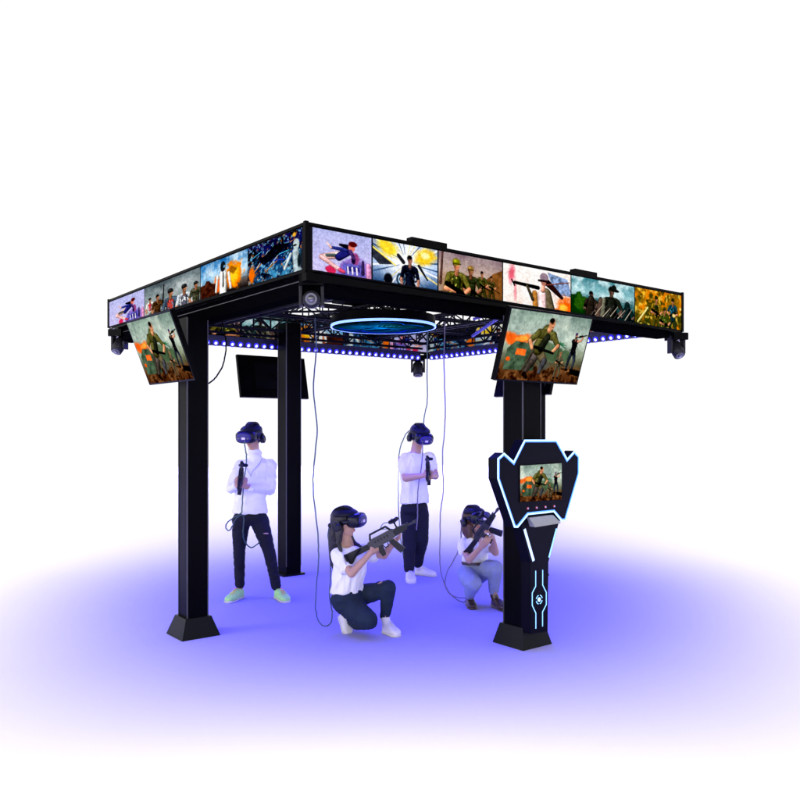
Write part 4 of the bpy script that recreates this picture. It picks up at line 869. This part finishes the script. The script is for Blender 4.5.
s_ = shoe('trainer', A(341, 616, .10), A(347.5, 634, .02), WSHOE, wo1, .085, .045, .175, lift=.006, ank=None)
bm = bmesh.new(); rH = hf.cross(Z).normalized()
ball(bm, hc+Z*.035-hf*.025, .088, .102, .092, (rH, hf, Z), 24)
limb(bm, [(A(338.5, 522, .02), .072), (A(335.5, 535, .03), .058), (A(334, 548, .05), .045), (A(333.2, 560, .06), .028), (A(333.2, 569, .06), .012)])
limb(bm, [(A(340, 530, -.07), .034), (A(339, 543, -.09), .022), (A(341, 551, -.10), .011)]); limb(bm, [(A(344, 530, .08), .05), (A(352, 543, .12), .035), (A(361, 548, .06), .018)])
fuse('long_hair', bm, HAIRK, wo1, .005, 3, .010, 26, (1, 1, .25))
headset('blue-black vr headset worn by the kneeling woman with long black hair', hc, hf, (Z*.97+X1*-.15).normalized(), 1.05)
g1 = gun('grey toy rifle aimed to the right by the kneeling woman', A(347, 558, -.14), A(417, 521.5, -.14), Z, 1.0)
bm = bmesh.new(); tube(bm, [A(346, 555, -.17), A(348, 560, -.20), A(351.5, 563, -.21), A(355, 557, -.20), A(360, 549, -.16)], .010, 6); tag(bm_obj('gun_sling', bm, STRAPM, None, True), 'black sling hanging in a V from the kneeling woman\'s rifle', 'sling')
# ==== crouching woman
Y = 7.62; A = lambda x, y, d=0: at(x, y, Y+d)
wo2 = person(Vector((A(480, 605).x, Y, 0)), 'crouching woman with brown hair in pale blue jeans, brown belt and brown shoes')
f = Vector((.30, -.95, 0)).normalized(); r = f.cross(Z)*-1
hc = A(473, 520); hf = Vector((.52, -.84, .06)).normalized()
bm = bmesh.new(); head(bm, hc, hf, Z, .98)
limb(bm, [(hc-Z*.05-hf*.02, .046), (A(474, 534), .048), (A(474, 541, .03), .055)])
loft(bm, [ellb(A(474, 572, .1), r, f, .14, .11), ellb(A(475, 562, .06), r, f, .115, .09), ellb(A(475, 550), r, f, .13, .095), ellb(A(475, 542), r, f, .125, .08), ellb(A(474.5, 537), r, f, .06, .05)])
b1 = [(A(463, 543, -.0), .042), (A(469, 560, -.22), .034), (A(481, 547, -.32), .024)]; b2 = [(A(487, 543, .03), .042), (A(495.5, 552.5, -.16), .034), (A(492.5, 537, -.30), .024)]
limb(bm, b1); limb(bm, b2)
hand(bm, b1[-1][0], A(486, 541.5, -.38)-b1[-1][0], Vector((.5, .5, .5)), .9, 1, .92); hand(bm, b2[-1][0], A(490, 529, -.38)-b2[-1][0], Vector((-.8, -.2, .2)), .9, 1, .92)
leg(bm, [(A(467, 572, .1), .085), (A(474.5, 582, -.27), .055), (A(469.5, 599, -.06), .036)]); leg(bm, [(A(483, 570, .1), .085), (A(496, 566, -.22), .052), (A(494, 598, -.08), .036)])
fuse('body', bm, SKIN, wo2, .005, 3); face_bits(wo2, hc, hf, Z, .98)
bm = bmesh.new()
loft(bm, [ell(A(475, 562, .05), r, f, .122, .10), ell(A(475, 556, .03), r, f, .130, .108), ell(A(475, 548), r, f, .142, .112), ell(A(475, 542.5), r, f, .135, .095), ell(A(474.5, 537.5), r, f, .07, .06)])
limb(bm, [(A(463.8, 543.5, -.0), .062), (A(464.5, 550, -.08), .060)]); limb(bm, [(A(486.5, 543, .02), .060), (A(489.5, 547, -.04), .056)])
fuse('t_shirt', bm, WHITEC, wo2, .005, 3, .018, 8, (1.2, 1.2, .6))
bm = bmesh.new(); loft(bm, [ell(A(475, 562.5, .06), r, f, .128, .105), ell(A(475, 568, .08), r, f, .150, .125), ell(A(475, 577, .10), r, f, .150, .13), ell(A(475, 582, .12), r, f, .09, .09)])
limb(bm, [(A(466.5, 573, .06), .095), (A(469, 579, -.12), .092), (A(473.5, 583.5, -.25), .080)]); limb(bm, [(A(473.5, 584, -.25), .076), (A(470.5, 591, -.14), .062), (A(469.8, 595, -.08), .050)])
limb(bm, [(A(482, 572, .06), .095), (A(489, 569, -.10), .088), (A(495.3, 568, -.2), .072)]); limb(bm, [(A(495.5, 568.5, -.2), .070), (A(494.5, 580, -.14), .060), (A(493.5, 590, -.09), .052)])
fuse('jeans', bm, LIGHTJ, wo2, .006, 6, .008, 9)
bm = bmesh.new(); V = []
for k in range(40):
    t = 2*math.pi*k/40; V.append(A(475, 562.3, .055)+r*math.cos(t)*.132+f*math.sin(t)*.110)
for k in range(40): bar(bm, V[k], V[(k+1) % 40]+(V[(k+1) % 40]-V[k])*.1, .006, .028)
bm_obj('belt', bm, BSHOE, wo2)
shoe('leather_shoe', Vector((A(469, 600).x, Y+.02, .0)), Vector((A(471, 600).x, Y-.20, 0)), BSHOE, wo2, .085, .045, .23, ank=A(469.7, 597, -.07)); shoe('leather_shoe', Vector((A(493, 600).x, Y-.06, 0)), Vector((A(500.5, 600).x, Y-.24, 0)), BSHOE, wo2, .09, .045, .25, ank=A(494, 595, -.09))
bm = bmesh.new(); rH = hf.cross(Z).normalized()
ball(bm, hc+Z*.035-hf*.025, .088, .102, .092, (rH, hf, Z), 24); limb(bm, [(A(468, 520, .02), .068), (A(467.5, 530, .02), .060), (A(469, 537, .0), .035)]); limb(bm, [(A(470, 526, -.05), .045), (A(471, 535, -.08), .026)])
fuse('bob_hair', bm, HAIRB, wo2, .005, 3, .008, 26, (1, 1, .25))
headset('blue-black vr headset worn by the crouching woman in pale jeans', hc, hf, Z, 1.08)
gun('black toy rifle pointed up to the right by the crouching woman', A(467.5, 552, -.16), A(499, 509, -.50), Vector((-.6, -.1, 1)), 1.0)
# ------------------------------------------------------------------ hanging cables
def cable(lbl, pts, col=CORD, rad=.0065):
    bm = bmesh.new(); rg = random.Random(len(lbl)); P = spline([at(*p) for p in pts], 6); P = [q+Vector((rg.uniform(-1, 1), rg.uniform(-1, 1), 0))*.0022 for q in P]; tube(bm, P, rad, 8, 3); tag(bm_obj('hanging_cable', bm, col, None, True), lbl, 'cable', 'cables hanging from the gantry roof')
GREY = mat('grey_violet_cable', (.16, .14, .20), .5); GRN = mat('grey_green_cable', (.08, .14, .14), .5)
cable('dark cable looping down beside the kneeling woman, up to her headset', [(315, 318, 7.6), (316, 350, 7.4), (313.5, 390, 7.2), (317, 430, 7.1), (313.5, 470, 7.0), (313.5, 495, 6.95), (317.5, 530, 6.9), (318.5, 560, 6.85), (316.5, 585, 6.8), (315.5, 605, 6.75), (318, 620, 6.6), (324, 626, 6.55), (330.5, 623, 6.5), (332, 612, 6.5), (329.5, 595, 6.6), (330.5, 570, 6.65), (329, 545, 6.66), (328.5, 530, 6.62), (333, 524, 6.6)], mat('blue_grey_cable', (.06, .10, .16), .5))
cable('thin green-grey cable running straight down to the standing man in a T-shirt', [(428, 322, 9.2), (427, 370, 9.1), (427.3, 400, 9.05), (424.5, 415, 9.05), (421.5, 428, 9.05), (409, 431, 9.15), (403, 440, 9.2), (399, 455, 9.25), (398.5, 480, 9.25), (398.5, 510, 9.25), (401, 540, 9.2), (404, 560, 9.2)], GRN)
cable('cable hanging down the chest of the standing man in a T-shirt', [(422.5, 443, 8.82), (422.5, 455, 8.78), (421, 470, 8.74), (418.5, 485, 8.76), (417.5, 500, 8.78), (417.5, 515, 8.8), (416.5, 530, 8.82)], GREY)
cable('grey cable between the standing man and crouching woman, ending at her shoe', [(445, 322, 8.6), (444, 360, 8.5), (445, 400, 8.4), (445, 425, 8.35), (442.5, 455, 8.3), (443.3, 490, 8.2), (440.5, 512, 8.1), (440, 540, 8.0), (440, 565, 7.9), (443, 580, 7.8), (448, 592, 7.75), (456, 597, 7.7), (466, 598, 7.62)], GREY)
cable('short cable looping from the crouching woman\'s headset to the floor beside her', [(465, 519, 7.68), (461.5, 527, 7.7), (460, 546, 7.7), (453, 561, 7.7), (447, 572, 7.7), (445, 583, 7.7), (449, 592, 7.65), (456, 599, 7.62), (463, 602, 7.62), (466.5, 600, 7.6)], GREY)
cable('short black cable bowed out beside the left front post', [(222, 322, 6.9), (225, 335, 6.85), (226, 350, 6.8), (222.5, 366, 6.7), (216, 377, 6.6), (209, 383.5, 6.55)], BLK2)
cable('cable from headset to waist of the standing man in a turtleneck', [(244.5, 441, 7.72), (245.5, 450, 7.70), (246.5, 458, 7.72), (245.5, 470, 7.74), (243.5, 485, 7.70), (242.5, 500, 7.74), (242, 512, 7.75)], GRN)
cable('cable looped at the hips of the standing man in a turtleneck', [(242, 512, 7.76), (240, 514, 7.77), (232, 519, 7.80), (227, 523, 7.84), (226, 528, 7.88), (229, 530.5, 7.84), (232.5, 526, 7.76), (236, 519, 7.74), (242, 515, 7.74), (244, 520, 7.75), (243, 532, 7.76), (245, 542, 7.80), (251, 547.5, 7.82), (257, 544.5, 7.82), (260, 541, 7.84)], CORD)
